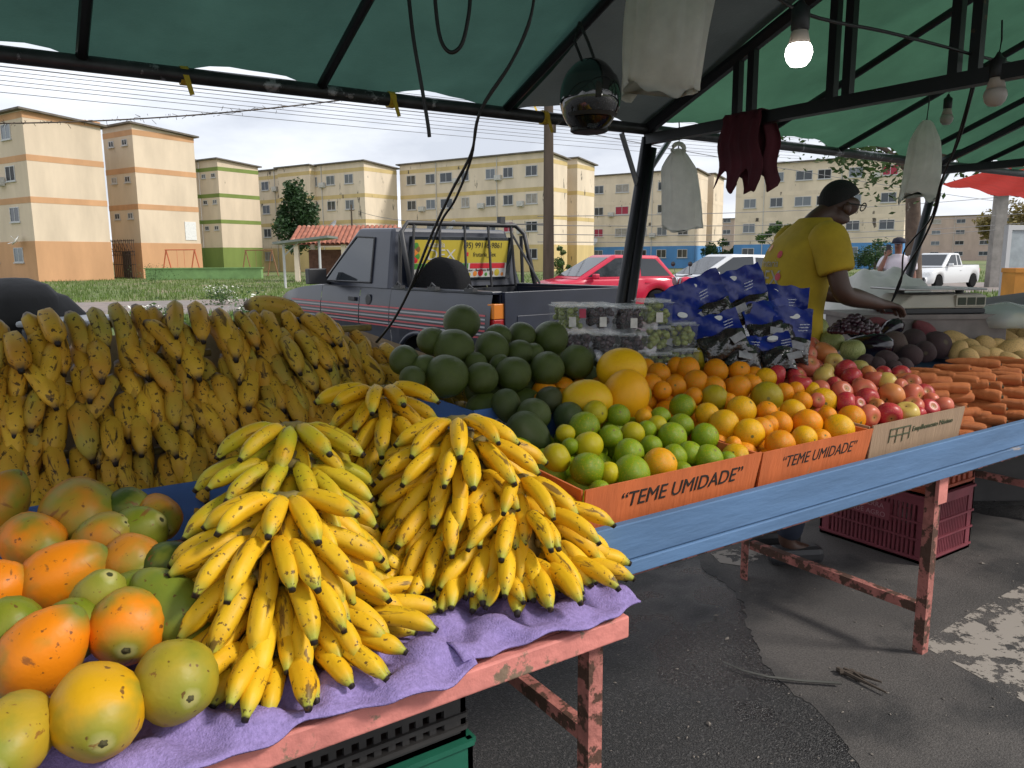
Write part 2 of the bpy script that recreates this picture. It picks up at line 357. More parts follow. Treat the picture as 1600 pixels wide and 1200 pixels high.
def weed(px, py, d, h, w, label, flowers=True, seed=1):
    p = at_d(px, py, d); root = empty('weed_clump', (p.x, p.y, -0.03), 0, label, 'plant', 'flowering weeds by the road')
    fn = lambda r: Vector((r.gauss(0, w * .4), r.gauss(0, w * .4), abs(r.gauss(0.45, .28)) * h))
    vs, fs = leaf_cloud(fn, 420, 0.045, seed); link('foliage', mesh_of('foliage', vs, fs, False), M_leaf, root)
    st = MB(); rr = random.Random(seed)
    for _ in range(12):
        a, b = rr.gauss(0, w * .35), rr.gauss(0, w * .35); st.tube([(a * .3, b * .3, 0), (a, b, h * rr.uniform(.7, 1))], .006, 4)
    st.build('stem', M_leaf, root)
    if flowers:
        fn2 = lambda r: Vector((r.gauss(0, w * .42), r.gauss(0, w * .42), h * r.uniform(.65, 1.1)))
        vs, fs = leaf_cloud(fn2, 90, 0.035, seed + 9); link('flowers', mesh_of('flowers', vs, fs, False), M_petal, root)['kind'] = 'stuff'
weed(395, 480, 15.5, 0.75, 0.6, 'bushy weed with white flowers in front of the pickup bonnet', True, 4)
weed(243, 482, 16.5, 0.5, 0.7, 'low weed with white flowers beside the road at left', True, 5)
weed(345, 452, 26, 0.6, 0.8, 'small flowering weed between road and green low wall', True, 6)
weed(240, 432, 50, 1.3, 1.6, 'green weed bush before the second orange apartment block', False, 7)

# ------------------------------------------------------------------ apartment blocks
E1 = (0.55, 0.835); E2 = (-0.835, 0.55)
_e = c2w(*E1); BANG = math.atan2(_e.y, _e.x)
def wall_mat(name, c, dirt=(0.10, 0.085, 0.07), thr=0.64):
    return mat(name, c, 0.85, var=0.16, vscale=0.6, wear=dirt, wscale=0.9, wthr=thr, stretch=(1.0, 1.0, 0.28), bump=0.1, bscale=8, spec=0.2)
W_beige = wall_mat('wall_beige', (0.64, 0.53, 0.40), thr=0.66); W_grey = wall_mat('wall_tan', (0.72, 0.61, 0.47), thr=0.62)
W_pink = wall_mat('wall_pinkish', (0.48, 0.37, 0.31), thr=0.7)
C_or = wall_mat('paint_orange', (0.56, 0.32, 0.17), thr=0.72); C_gr = wall_mat('paint_green', (0.19, 0.25, 0.07), thr=0.72)
C_ye = wall_mat('paint_yellow', (0.60, 0.46, 0.22), thr=0.64); C_bl = wall_mat('paint_blue', (0.10, 0.26, 0.52), thr=0.70)
M_roof = mat('fibre_cement_roof', (0.16, 0.14, 0.12), 0.9, var=0.4, vscale=2)
M_frame = mat('window_frame', (0.50, 0.50, 0.50), 0.5); M_pane = mat('window_pane', (0.035, 0.045, 0.055), 0.12, spec=0.7, var=0.5, vscale=0.5)
M_ac = mat('ac_white', (0.55, 0.54, 0.51), 0.6, var=0.2)
_wm = {}
WR = random.Random(5)
WPAN = [M_pane, mat('window_pane_sky', (.12, .14, .16), .15, spec=.7), mat('window_curtain', (.34, .31, .27), .6, var=.3, vscale=3), mat('window_open_dark', (.012, .012, .014), .5)]
def win_mesh(w, h):
    k = (round(w, 2), round(h, 2))
    if k not in _wm:
        f = MB(); t = 0.06
        f.box(-.05, .0, -w / 2, w / 2, -h / 2, -h / 2 + t); f.box(-.05, .0, -w / 2, w / 2, h / 2 - t, h / 2)
        f.box(-.05, .0, -w / 2, -w / 2 + t, -h / 2 + t, h / 2 - t); f.box(-.05, .0, w / 2 - t, w / 2, -h / 2 + t, h / 2 - t)
        f.box(-.045, .0, -t / 2, t / 2, -h / 2 + t, h / 2 - t)
        f.box(-.12, .0, -w / 2 - .08, w / 2 + .08, -h / 2 - .08, -h / 2 - .005)
        p = MB(); p.box(-.03, -.0, -w / 2 + t, -t / 2, -h / 2 + t, h / 2 - t); p.box(-.02, .0, t / 2, w / 2 - t, -h / 2 + t, h / 2 - t)
        a = mesh_of('window', f.v, f.f, False); a.materials.append(M_frame); b = mesh_of('pane', p.v, p.f, False); b.materials.append(M_pane)
        _wm[k] = (a, b)
    return _wm[k]
_acm = None
def ac_mesh():
    global _acm
    if _acm is None:
        m = MB(); m.box(-.38, 0, -.4, .4, -.28, .28); m.lathe([(.2, -.40), (.2, -.382)], 12, 'X'); m.box(-.3, 0, -.35, -.3, -.36, -.28); m.box(-.3, 0, .3, .35, -.36, -.28)
        _acm = mesh_of('air_conditioner', m.v, m.f, False); _acm.materials.append(M_ac)
    return _acm
def put_window(root, face, s, z, w=1.4, h=1.1, x=0.0, tilt=0.0, pane=None):
    a, b = win_mesh(w, h)
    if face == 'front': loc, rz = (x, s, z), 0.0          # plane x = const, facing -X
    else: loc, rz = (s, x, z), R(90)                      # plane y = const, facing -Y
    o = link('window', a, None, root, loc, (0, 0, rz)); q = link('pane', b, None, o)
    pane = pane or WPAN[WR.choice((0, 0, 0, 1, 1, 2, 3))]
    if pane is not M_pane:
        key = (round(w, 2), round(h, 2), pane.name)
        if key not in _wm: c_ = b.copy(); c_.materials.clear(); c_.materials.append(pane); _wm[key] = c_
        q.data = _wm[key]
    return o
def block(label, lat, d, W, L, stripe, base, wall, win=(), ww=1.4, wings=(), rooftop=12.6, small=None, acs=(), floors=4, side_win=(), group='apartment blocks', base_h=3.0, fh=3.0, stripes=True, recess=()):
    p = c2w(lat, d); root = empty('apartment_block', (p.x, p.y, -0.03), BANG, label, 'building', group)
    vols = [(0, W, 0, L, 0.0)] + [tuple(w) + (0.0,) for w in wings]
    for (x0, x1, y0, y1, dz) in vols:
        m = MB(); top = rooftop - 0.15
        m.add([(x0, y0, 0), (x1, y0, 0), (x1, y1, 0), (x0, y1, 0), (x0, y0, top), (x1, y0, top - .45), (x1, y1, top - .45), (x0, y1, top)],
              [(0, 3, 2, 1), (4, 5, 6, 7), (0, 1, 5, 4), (1, 2, 6, 5), (2, 3, 7, 6), (3, 0, 4, 7)])
        m.build('wall', wall, root)
        b = MB(); b.box(x0 - .03, x1 + .03, y0 - .03, y1 + .03, 0.02, base_h); b.build('base_band', base, root)
        if stripes:
            for k in range(1, floors):
                z = base_h + fh * k; s = MB(); s.box(x0 - .015, x1 + .015, y0 - .015, y1 + .015, z - .22, z + .22); s.build('painted_stripe', stripe, root)
        r = MB(); a, c = top + .02, top - .43
        r.add([(x0 - .35, y0 - .35, a), (x1 + .35, y0 - .35, c), (x1 + .35, y1 + .35, c), (x0 - .35, y1 + .35, a), (x0 - .35, y0 - .35, a + .14), (x1 + .35, y0 - .35, c + .14), (x1 + .35, y1 + .35, c + .14), (x0 - .35, y1 + .35, a + .14)],
              [(0, 3, 2, 1), (4, 5, 6, 7), (0, 1, 5, 4), (1, 2, 6, 5), (2, 3, 7, 6), (3, 0, 4, 7)])
        r.build('roof', M_roof, root)
    rr = random.Random(int(lat * 10 + d)); red = mat('red_curtain', (0.35, 0.03, 0.06), 0.7)
    for k in range(floors):
        z = base_h - 1.0 + fh * k
        for i, s in enumerate(win):
            w = ww if not isinstance(ww, (list, tuple)) else ww[i]
            put_window(root, 'front', s, z, w, 1.1, -.031 if k == 0 else -.004, pane=red if (rr.random() < .03) else None)
            if (i, k) in acs: link('air_conditioner', ac_mesh(), None, root, (-.05, s + w / 2 + .6, z - .5))
        for s in side_win: put_window(root, 'side', s, z, 0.9, 0.5, -.031 if k == 0 else -.004)
    for s_ in win[1::3]:
        pp_ = MB(); pp_.tube([(-.07, s_ + 1.5, 0), (-.07, s_ + 1.5, rooftop - .2)], .05, 6); pp_.build('rain_pipe', M_ac, root)
    if small:
        for k in range(1, floors):
            for s in small: put_window(root, 'front', s, base_h - .72 + fh * k, .75, .5, -.004)
    return root
b1 = block('orange-banded apartment block at the far left with blank sunlit end wall', -35.2, 57.8, 5.7, 13, C_or, C_or, W_beige, win=(2.6, 6.5, 10), rooftop=12.45, acs=((0, 2),))
b2 = block('second orange-banded apartment block with small bathroom windows and barred gate', -31.2, 65.9, 5.7, 4.4, C_or, C_or, W_beige, small=(1.2, 3.2), rooftop=12.8)
b3 = block('green-banded apartment block with small windows beyond the orange blocks', -33.9, 91.8, 5.7, 3.6, C_gr, C_gr, W_beige, small=(.9, 2.7), rooftop=13.2)
b3b = block('green-striped apartment wing squeezed between orange block and green block', -40.0, 89.1, 5.6, 6, C_gr, C_gr, W_beige, rooftop=13.6)
b4 = block('yellow-striped apartment block behind the dark green tree', -17.2, 93.0, 5.7, 19.5, C_ye, C_ye, W_grey, win=(2.5, 5.6, 8.6, 11.2, 14.2, 17.6), wings=((-.9, 3, 8.2, 14),), acs=((1, 3), (2, 2), (4, 3)), rooftop=13.0)
b5 = block('long yellow-banded apartment block standing directly behind the dark pickup', 3.9, 86.0, 4.6, 21, C_ye, C_ye, W_grey, win=(1.9, 5.0, 7.4, 11.0, 13.8, 16.2, 19.2), ww=(1.5, 1.3, 1.3, 1.1, 1.8, 1.4, 1.4), wings=((7.0, 11.3, 0, 9), (4.6, 7.0, 2.5, 9)), acs=((0, 2), (0, 1), (1, 3), (2, 2), (3, 3), (2, 1), (5, 2)), rooftop=13.0)
b6 = block('blue-based apartment block visible behind the hanging pack of bags', 24.4, 104.0, 4.6, 16, W_grey, C_bl, W_grey, win=(1.6, 4.6, 7.4, 10.6, 14.2), ww=(1.4, 1.4, 1.2, 2.0, 1.4), wings=((7.0, 11.3, 0, 9), (4.6, 7.0, 2.5, 9)), acs=((3, 2), (1, 1)), rooftop=13.0)
b7 = block('blue-based apartment block with many windows behind the man in yellow', 44.2, 88.0, 6, 19.2, W_grey, C_bl, W_grey, win=(1.8, 5.4, 8.8, 11.1, 14.2, 17.4), ww=(1.6, 1.5, 1.5, 1.9, 1.5, 1.5), acs=((0, 3), (1, 0), (0, 0)), rooftop=12.7)
b8 = block('distant pinkish apartment row seen beyond the white pickup', 150, 205.0, 8, 62, W_pink, W_pink, W_pink, win=tuple(range(4, 60, 6)), ww=2.2, rooftop=12.6, stripes=False)
b9 = block('distant tan apartment block in the gap between the two blue-based blocks', 58.5, 205.0, 8, 14, W_pink, W_pink, W_pink, win=(2, 6, 10), ww=2.0, rooftop=11.5, stripes=False)
# things fixed to the blocks
M_iron = mat('rusty_iron', (0.07, 0.05, 0.04), 0.8, var=0.4)
g_ = MB()
for i in range(14): g_.tube([(-.5, .3 + i * .29, 0.0), (-.5, .3 + i * .29, 3.3)], .025, 4)
for z in (.1, 1.2, 2.0, 2.3, 3.2): g_.tube([(-.5, .2, z), (-.5, 4.2, z)], .03, 4)
for i in range(8): g_.tube([(-.5, .3 + i * .5, 2.0), (-.9, .5 + i * .5, 3.3)], .02, 4)
g_.build('entrance_gate', M_iron, b2)
d_ = MB(); d_.box(-.04, 0, 1.6, 2.9, 0, 2.3); d_.build('door', M_iron, b2, (-.04, 0, 0))
s_ = MB(); s_.box(0, 1.1, -.05, 0, 0, 1.6); s_.build('notice_board', M_white, b2, (4.2, 0, 3.3))
def dish(root, loc, r=0.5, face=-1):
    m = MB(); m.lathe([(r * q, .35 * r * q * q) for q in (0.05, .3, .6, .85, 1.0)], 16, 'X'); o = m.build('satellite_dish', M_white, root, loc, (0, R(-35), R(160)), True)
    a = MB(); a.tube([(0, 0, 0), (.4, 0, -.5)], .03, 5); a.tube([(0.05, 0, 0), (.55, 0, .1)], .015, 4); a.build('arm', M_frame, o)
dish(b1, (-.5, 1.6, 3.0), .45); dish(b4, (-.8, 4.6, 5.3), .9); dish(b4, (-.8, 18.5, 2.4), 1.0); dish(b5, (-.8, 12.4, 5.2), .8); dish(b6, (-.6, 14.6, 3.5), .8); dish(b7, (-.6, 7.6, 3.3), .8)

# low green wall and swing before the green block
p = c2w(-24.5, 62)
gw = MB(); gw.box(-4.6, 4.6, -.25, .25, 0, .85); gw.box(-4.7, 4.7, -.3, .3, .85, .93)
tag(gw.build('low_wall', mat('lime_paint', (0.19, 0.33, 0.12), 0.8, var=0.25, vscale=1.5), None, (p.x, p.y, -.03), (0, 0, -A)), 'low lime green wall in front of the green-banded block', 'wall')
def swing(lat, d, label, c):
    p = c2w(lat, d); root = empty('playground_swing', (p.x, p.y, -.03), -A, label, 'swing', 'playground swings')
    mr = mat('swing_' + c[0], c[1], 0.6)
    for x in (-1.2, 1.2):
        l = MB(); l.tube([(x - .5, 0, 0), (x, 0, 2.4)], .05, 6); l.tube([(x + .5, 0, 0), (x, 0, 2.4)], .05, 6); l.build('leg', mr, root)
    l = MB(); l.tube([(-1.3, 0, 2.4), (1.3, 0, 2.4)], .05, 6); l.build('crossbar', mr, root)
    l = MB(); l.tube([(-.3, 0, 2.4), (-.3, 0, .5)], .015, 4); l.tube([(.3, 0, 2.4), (.3, 0, .5)], .015, 4); l.box(-.35, .35, -.12, .12, .45, .5); l.build('seat', mr, root)
swing(-28.0, 66, 'red and yellow swing frame beside the lime green wall', ('red', (0.5, 0.12, 0.05)))
swing(-23.3, 72, 'brown swing frame under the dish at the green block corner', ('brown', (0.25, 0.12, 0.06)))

# tile-roofed kiosk and metal carport
p = at_d(548, 400, 55); ks = empty('tiled_kiosk', (p.x, p.y, -.03), -A, 'open kiosk with red clay tile roof between tree and pickup', 'kiosk')
M_tile = mat('clay_tile', (0.36, 0.13, 0.08), 0.85, var=0.45, vscale=1.5, wear=(0.5, 0.28, 0.2), wthr=0.62, wscale=2)
zr, ze = 3.75, 2.55
for sgn in (-1, 1):
    for i in range(22):
        x = -3.5 + i * 7.0 / 22; m = MB(); n = 5
        for j in range(4):
            t0, t1 = j / 4, (j + 1.08) / 4; y0, y1 = sgn * t0 * 2.6, sgn * t1 * 2.6; z0, z1 = zr - (zr - ze) * t0 + .03, zr - (zr - ze) * t1
            vs = []
            for (y, z) in ((y0, z0), (y1, z1)):
                for k in range(n): a = math.pi * k / (n - 1); vs.append((x + .15 * math.cos(a), y, z + .11 * math.sin(a)))
            m.add(vs, [(k, k + 1, n + k + 1, n + k) for k in range(n - 1)])
        m.build('tile_row', M_tile, ks, smooth=True)
m = MB(); m.add([(-3.6, -2.6, ze - .05), (3.6, -2.6, ze - .05), (3.6, 0, zr - .05), (-3.6, 0, zr - .05), (3.6, 2.6, ze - .05), (-3.6, 2.6, ze - .05)], [(0, 1, 2, 3), (3, 2, 4, 5)]); m.build('roof_deck', M_tile, ks)
for x in (-3.2, 0, 3.2):
    for y in (-2.2, 2.2): m = MB(); m.box(x - .15, x + .15, y - .15, y + .15, 0, ze + .1); m.build('post', W_grey, ks)
m = MB(); m.box(-3.2, 3.2, .9, 1.1, 0, 2.2); m.build('back_wall', mat('kiosk_brick', (0.18, 0.09, 0.06), .9, var=.4), ks)
p = at_d(470, 420, 42); cp = empty('metal_carport', (p.x, p.y, -.03), -A, 'grey steel carport roof on one post left of the kiosk', 'carport')
m = MB(); m.tube([(-.7, -.6, 0), (-.7, -.6, 2.35)], .07, 8); m.build('post', M_frame, cp)
m = MB(); m.tube([(1.2, -.6, 0), (1.2, -.6, 2.5)], .07, 8); m.build('post', M_frame, cp)
m = MB(); m.add([(-1.1, -1.2, 2.3), (1.8, -1.2, 2.62), (1.8, 1.2, 2.62), (-1.1, 1.2, 2.3), (-1.1, -1.2, 2.42), (1.8, -1.2, 2.74), (1.8, 1.2, 2.74), (-1.1, 1.2, 2.42)], [(0, 3, 2, 1), (4, 5, 6, 7), (0, 1, 5, 4), (1, 2, 6, 5), (2, 3, 7, 6), (3, 0, 4, 7)]); m.build('roof', mat('zinc_sheet', (0.22, 0.24, 0.22), .6, .3, var=.3), cp)
m = MB(); m.tube([(-.7, -.6, 1.7), (.1, -.6, 2.4)], .035, 6); m.build('brace', M_frame, cp)

# ------------------------------------------------------------------ trees
M_bark = mat('bark', (0.16, 0.115, 0.085), 0.9, var=0.5, vscale=5, bump=0.8, bscale=14, wear=(0.32, 0.28, 0.22), wscale=4, wthr=.6)
M_fol = mat('foliage_dark', (0.035, 0.085, 0.025), 0.6, var=0.6, vscale=0.7, trans=0.25)
M_fol2 = mat('foliage_mid', (0.07, 0.13, 0.03), 0.6, var=0.6, vscale=0.9, trans=0.35)
M_fol3 = mat('foliage_yellow', (0.22, 0.17, 0.05), 0.6, var=0.5, vscale=0.9, trans=0.3)
def tree(px, base_d, trunk_h, crown_c, crown_r, n, leaf, label, fm, trunk_r=.14, seed=1, cone=False, clumps=26, lean=(0, 0), name='tree'):
    p = at_d(px, 404, base_d); root = empty(name, (p.x, p.y, -.03), 0, label, 'tree')
    r = random.Random(seed); cz = crown_c; t = MB()
    t.tube([(0, 0, 0), (lean[0] * .4, lean[1] * .4, trunk_h * .4), (lean[0], lean[1], trunk_h), (lean[0] * 1.1, lean[1] * 1.1, cz)], [trunk_r * 1.2, trunk_r, trunk_r * .8, trunk_r * .3], 10)
    cl = []
    for i in range(clumps):
        while True:
            q = Vector((r.uniform(-1, 1), r.uniform(-1, 1), r.uniform(-1, 1)))
            if q.length < 1: break
        if cone: k = 1 - .62 * (q.z + 1) / 2; q = Vector((q.x * k, q.y * k, q.z))
        c = Vector((q.x * crown_r[0] + lean[0], q.y * crown_r[0] + lean[1], cz + q.z * crown_r[1])); cl.append((c, r.uniform(.2, .38) * crown_r[0]))
    for c, s in cl[:10]: t.tube([(lean[0], lean[1], trunk_h), ((c.x + lean[0]) / 2, (c.y + lean[1]) / 2, (trunk_h + c.z) / 2 + .1), tuple(c)], [trunk_r * .5, trunk_r * .3, trunk_r * .1], 6)
    t.build('trunk', M_bark, root, smooth=True)
    def fn(rr):
        c, s = cl[rr.randrange(len(cl))]; v = Vector((rr.gauss(0, 1), rr.gauss(0, 1), rr.gauss(0, .8))).normalized() * s * rr.random() ** .35
        return c + v
    vs, fs = leaf_cloud(fn, n, leaf, seed + 3); link('crown', mesh_of('crown', vs, fs, False), fm, root)
tree(466, 74, 2.6, 5.4, (2.6, 3.2), 9000, .17, 'dense dark green tree in front of the yellow-striped block', M_fol, .16, 2, True, 60)
tree(1437, 14.0, 2.9, 4.6, (2.7, 1.7), 9000, .065, 'rough-barked tree behind the man with the phone, crown above the tarp', M_fol2, .145, 8, False, 34, (-.25, .1))
tree(1212, 60, 2.0, 3.2, (1.3, 1.3), 1500, .13, 'small young tree left of the man in yellow', M_fol2, .06, 12, False, 14)
tree(1575, 120, 4, 6.0, (4.5, 3.0), 3500, .3, 'yellowish tree beyond the concrete pole at far right', M_fol3, .2, 14, False, 30)
tree(1368, 66, .5, 1.4, (2.0, 1.2), 2500, .12, 'round shrub at the foot of the blue-based block', M_fol, .1, 15, False, 20, name='shrub')
tree(880, 66, .4, 1.3, (1.0, 1.1), 1000, .12, 'small shrub by the yellow block beside the power pole', M_fol2, .06, 16, False, 12, name='shrub')
tree(1128, 100, .6, 2.2, (2.2, 1.3), 1500, .2, 'dark shrub in the gap between blue-based blocks', M_fol, .1, 17, False, 14, name='shrub')

# ------------------------------------------------------------------ poles and wires
M_wood = mat('weathered_pole', (0.10, 0.075, 0.055), 0.9, var=0.5, vscale=3, stretch=(1, 1, .1))
M_concp = mat('concrete_pole', (0.27, 0.25, 0.23), 0.9, var=0.3, vscale=3)
p = at_d(857, 438, 22); pl = empty('power_pole', (p.x, p.y, -.03), -A, 'brown wooden power pole behind the truck tailgate', 'pole')
m = MB(); m.add([(-.16, -.13, 0), (.16, -.13, 0), (.16, .13, 0), (-.16, .13, 0), (-.11, -.1, 7.5), (.11, -.1, 7.5), (.11, .1, 7.5), (-.11, .1, 7.5)], [(0, 3, 2, 1), (4, 5, 6, 7), (0, 1, 5, 4), (1, 2, 6, 5), (2, 3, 7, 6), (3, 0, 4, 7)]); m.build('shaft', M_wood, pl, bevel=.02)
m = MB(); m.box(.1, .2, -.1, .1, 4.9, 5.15); m.build('junction_box', M_wood, pl)
p = at_d(1552, 440, 36); pl2 = empty('concrete_power_pole', (p.x, p.y, -.03), -A, 'concrete power pole with cable coils beyond the white pickup', 'pole')
m = MB(); m.add([(-.3, -.2, 0), (.3, -.2, 0), (.3, .2, 0), (-.3, .2, 0), (-.19, -.13, 9), (.19, -.13, 9), (.19, .13, 9), (-.19, .13, 9)], [(0, 3, 2, 1), (4, 5, 6, 7), (0, 1, 5, 4), (1, 2, 6, 5), (2, 3, 7, 6), (3, 0, 4, 7)]); m.build('shaft', M_concp, pl2)
for k, (dx, rr) in enumerate(((-.5, .35), (.55, .42), (.3, .3))):
    m = MB(); m.tube([(dx + rr * math.cos(a * .5236), -.3, 4.5 + rr * math.sin(a * .5236)) for a in range(13)], .03, 5); m.build('cable_coil', M_cable, pl2)
m = MB(); m.box(-.32, .32, -.3, .3, 4.2, 4.35); m.build('bracket', M_iron, pl2)
for (px, d, h, lab) in ((552, 80, 7.0, 'thin dark pole beside the tile-roofed kiosk'), (498, 90, 6.0, 'thin grey pole near the yellow-striped block')):
    p = at_d(px, 404, d); m = MB(); m.tube([(0, 0, 0), (0, 0, h)], [.12, .08], 6); m.box(-.25, .25, -.05, .05, h - .6, h - .5); tag(m.build('utility_pole', M_wood, None, (p.x, p.y, -.03)), lab, 'pole')
def wire(pix, r, label, m=M_cable, sag=0.0, name='overhead_wire', n=14, group='overhead wires'):
    P0 = [at_d(*q) for q in pix]; pts = []
    for i in range(len(P0) - 1):
        for k in range(n): t = k / n; q = P0[i].lerp(P0[i + 1], t); q.z -= sag * 4 * t * (1 - t); pts.append(q)
    pts.append(P0[-1]); o = P0[0]; mb = MB(); mb.tube([q - o for q in pts], r, 5)
    return tag(mb.build(name, m, None, o), label, 'wire', group)
M_wire = mat('wire_grey', (0.12, 0.12, 0.13), 0.6)
for i, (ya, yb) in enumerate(((66, 168), (84, 176), (92, 184), (99, 190), (106, 194), (113, 199), (121, 204), (128, 208), (140, 214))):
    wire([(-40, ya, 17), (1250, yb + 40, 40)], .008 if i != 3 else .014, 'thin grey overhead wire above the blocks, %s from the top' % ['first', 'second', 'third', 'fourth', 'fifth', 'sixth', 'seventh', 'eighth', 'lowest'][i], M_wire, .12)
wire([(900, 205, 30), (1620, 322, 60)], .016, 'overhead wire running right from the post toward the blue-based block', M_wire, .2)
for i, (ya, yb) in enumerate(((338, 300), (352, 330), (366, 345), (378, 352))):
    wire([(840, ya, 24), (1640, yb, 38)], .012, '%s sagging street wire in front of the blue-based blocks' % ['topmost', 'second', 'third', 'lowest'][i], M_wire, .25, group='street wires')
wire([(560, 330, 82), (856, 350, 23)], .02, 'street wire from thin pole to wooden pole', M_wire, .4, group='street wires')
o = at_d(-20, 193, 9); o1 = at_d(545, 155, 9); mb = MB(); rr = random.Random(3); pts = []
for k in range(41): t = k / 40; q = o.lerp(o1, t); q.z -= .06 * 4 * t * (1 - t); pts.append(q - o)
mb.tube(pts, .008, 5)
for k in range(120):
    q = pts[rr.randrange(41)].lerp(pts[min(40, rr.randrange(41))], 0) + Vector((rr.gauss(0, .02), rr.gauss(0, .02), rr.gauss(0, .012))); a = Vector((rr.gauss(0, .03), rr.gauss(0, .03), rr.gauss(0, .02))); mb.tube([q, q + a], .003, 3)
tag(mb.build('vine_covered_wire', M_wood, None, o), 'rough wire overgrown with dry vine across the upper left sky', 'wire')
# ------------------------------------------------------------------ the tent
RV, RZ = 3.04, 2.10            # rear eave pipe
GV, GZ = 1.55, 2.74            # ridge
FV, FZ = 0.50, 2.38            # front eave, over the buyer's side
U0, UM, U1 = -2.4, 2.86, 7.2
def slope_z(v): return RZ + .03 + (GZ - RZ) * (RV - v) / (RV - GV)
def tarp_mat(name, c, tr=0.35):
    m = mat(name, c, 0.6, var=0.22, vscale=3.0, bump=0.25, bscale=90, trans=tr, stretch=(1, 1, 1)); return m
M_tarpA = tarp_mat('tarp_teal', (0.044, 0.098, 0.078), .55); M_tarpB = tarp_mat('tarp_green', (0.055, 0.135, 0.08), .6); M_tarpD = tarp_mat('tarp_charcoal', (0.075, 0.085, 0.08), .25)
def tarp(name, ua, ub, m, label, droop=0.05, seed=1, raf=0.82, lift=0.0):
    r = random.Random(seed); nu = int((ub - ua) / .07); rows = [(RV + .05, None)]; vs = []; fs = []
    prof = [RV + .06 - i * (RV + .06 - GV) / 14 for i in range(15)]
    pts = [(v, slope_z(v)) for v in prof] + [(GV - (i + 1) * (GV - FV) / 8, GZ + .03 - (GZ - FZ) * (i + 1) / 8) for i in range(8)]
    for i in range(nu + 1):
        u = ua + (ub - ua) * i / nu; ph = ((u - UM) / raf) % 1.0; sag = math.sin(ph * math.pi)
        for j, (v, z) in enumerate(pts):
            k = math.sin(min(1, j / 14) * math.pi) if j <= 14 else math.sin((j - 14) / 8 * math.pi)
            edge = .055 * sag if j == 0 else (.03 * sag if j == 1 else 0)
            vs.append((u, v + (-.07 * sag if j == 0 else 0), z + lift - droop * sag * (0.35 + .65 * k) + edge + .008 * math.sin(u * 9 + v * 6) + .005 * math.sin(u * 23 - v * 11)))
    n = len(pts)
    for i in range(nu):
        for j in range(n - 1): fs.append((i * n + j, (i + 1) * n + j, (i + 1) * n + j + 1, i * n + j + 1))
    o = link(name, mesh_of(name, vs, fs, True), m); return tag(o, label, 'tarp')
tarp('tarpaulin', U0, 2.05, M_tarpA, 'dark teal green tarpaulin roof stretched over the left of the stall', .05, 1)
tarp('tarpaulin', 1.98, UM + .03, M_tarpD, 'charcoal tarpaulin strip between the green tarps above the helmet', .03, 2, .9, .012)
tarp('tarpaulin', UM - .02, U1, M_tarpB, 'lighter green tarpaulin roof over the right part of the stall', .05, 3, .82, .02)
fr = empty('market_tent', (0, 0, 0), 0, 'dark painted steel tent framework carrying the green tarpaulins', 'tent')
m = MB(); m.tube([(U0, RV - .02, RZ - .0), (UM, RV, RZ), (U1, RV + .02, RZ + .0)], .027, 10); m.build('eave_pipe', mat('worn_pipe', (0.06, 0.062, 0.066), .42, .5, var=.5, vscale=9, wear=(.34, .34, .36), wthr=.60, wscale=7), fr, smooth=True)
m = MB(); m.tube([(U0, GV, GZ - .03), (U1, GV, GZ - .03)], .028, 8); m.build('ridge_pipe', M_black, fr, smooth=True)
m = MB(); m.tube([(U0, FV, FZ - .03), (U1, FV, FZ - .03)], .025, 8); m.build('front_pipe', M_black, fr, smooth=True)
for u in (-1.2, .30, 1.12, 1.98, 3.7, 4.5, 5.32, 6.2):
    m = MB(); m.tube([(u, RV, RZ + .01), (u, GV, GZ - .035)], .019, 8); m.build('rafter', M_black, fr, smooth=True)
    m = MB(); m.tube([(u, GV, GZ - .035), (u, FV, FZ - .03)], .019, 8); m.build('rafter', M_black, fr, smooth=True)
def truss(u):
    m = MB(); m.box(u - .025, u + .025, GV - .9, RV, RZ - .075, RZ - .025); m.build('lower_chord', M_black, fr)
    for a, b in (((RV, RZ), (GV, GZ - .04)), ((GV, GZ - .04), (FV, FZ - .03))):
        m = MB(); m.tube([(u, a[0], a[1]), (u, b[0], b[1])], .03, 6); m.build('rafter', M_black, fr)
    for v in (2.46, 2.38, 1.98, 1.91, 1.5, 1.43):
        zt = slope_z(v) - .06 if v > GV else GZ - .06
        m = MB(); m.box(u - .017, u + .017, v - .017, v + .017, RZ - .026, zt); m.build('strut', M_black, fr)
    m = MB(); m.box(u - .03, u + .03, GV - .9, 2.02, 2.53, 2.585); m.build('collar_beam', M_black, fr)
truss(UM); truss(UM + 2.83)
m = MB(); m.tube([(UM, 1.98, 2.5), (UM + 1.1, GV, GZ - .04)], .03, 6); m.build('brace', M_black, fr)
def post(u, lean, double=False, label=None):
    top = Vector((u, RV, RZ)); b = top + c2w(lean, 0.0); b.z = 0
    rt = empty('tent_post', b, 0, label, 'post'); d = top - b
    for k in range(2 if double else 1):
        off = c2w(.062 * k, 0); off2 = off * (1.0 if k else 0) + c2w(.02 * k, 0)
        m = MB(); m.tube([off2, d + off * .35 - Vector((0, 0, .05 * k + .04))], .029, 10); m.build('tube', M_black, rt, smooth=True)
    m = MB(); q = d * .985; s = c2w(.19, -.0); q2 = d * .86
    m.tube([q2, q + Vector((.17, 0, 0))], .014, 6); m.tube([q2, q - Vector((.17, 0, 0))], .014, 6); m.build('brace', M_steel, rt)
    m = MB(); m.tube([(0, 0, 0), d * .02], .05, 10); m.build('foot', M_steel, rt)
post(UM, -.30, True, 'pair of dark leaning tent posts standing behind the grape boxes')
post(UM + 2.83, -.42, False, 'single leaning tent post with red lower end by the scale')
M_yel = mat('yellow_tape', (0.62, 0.42, 0.03), .6)
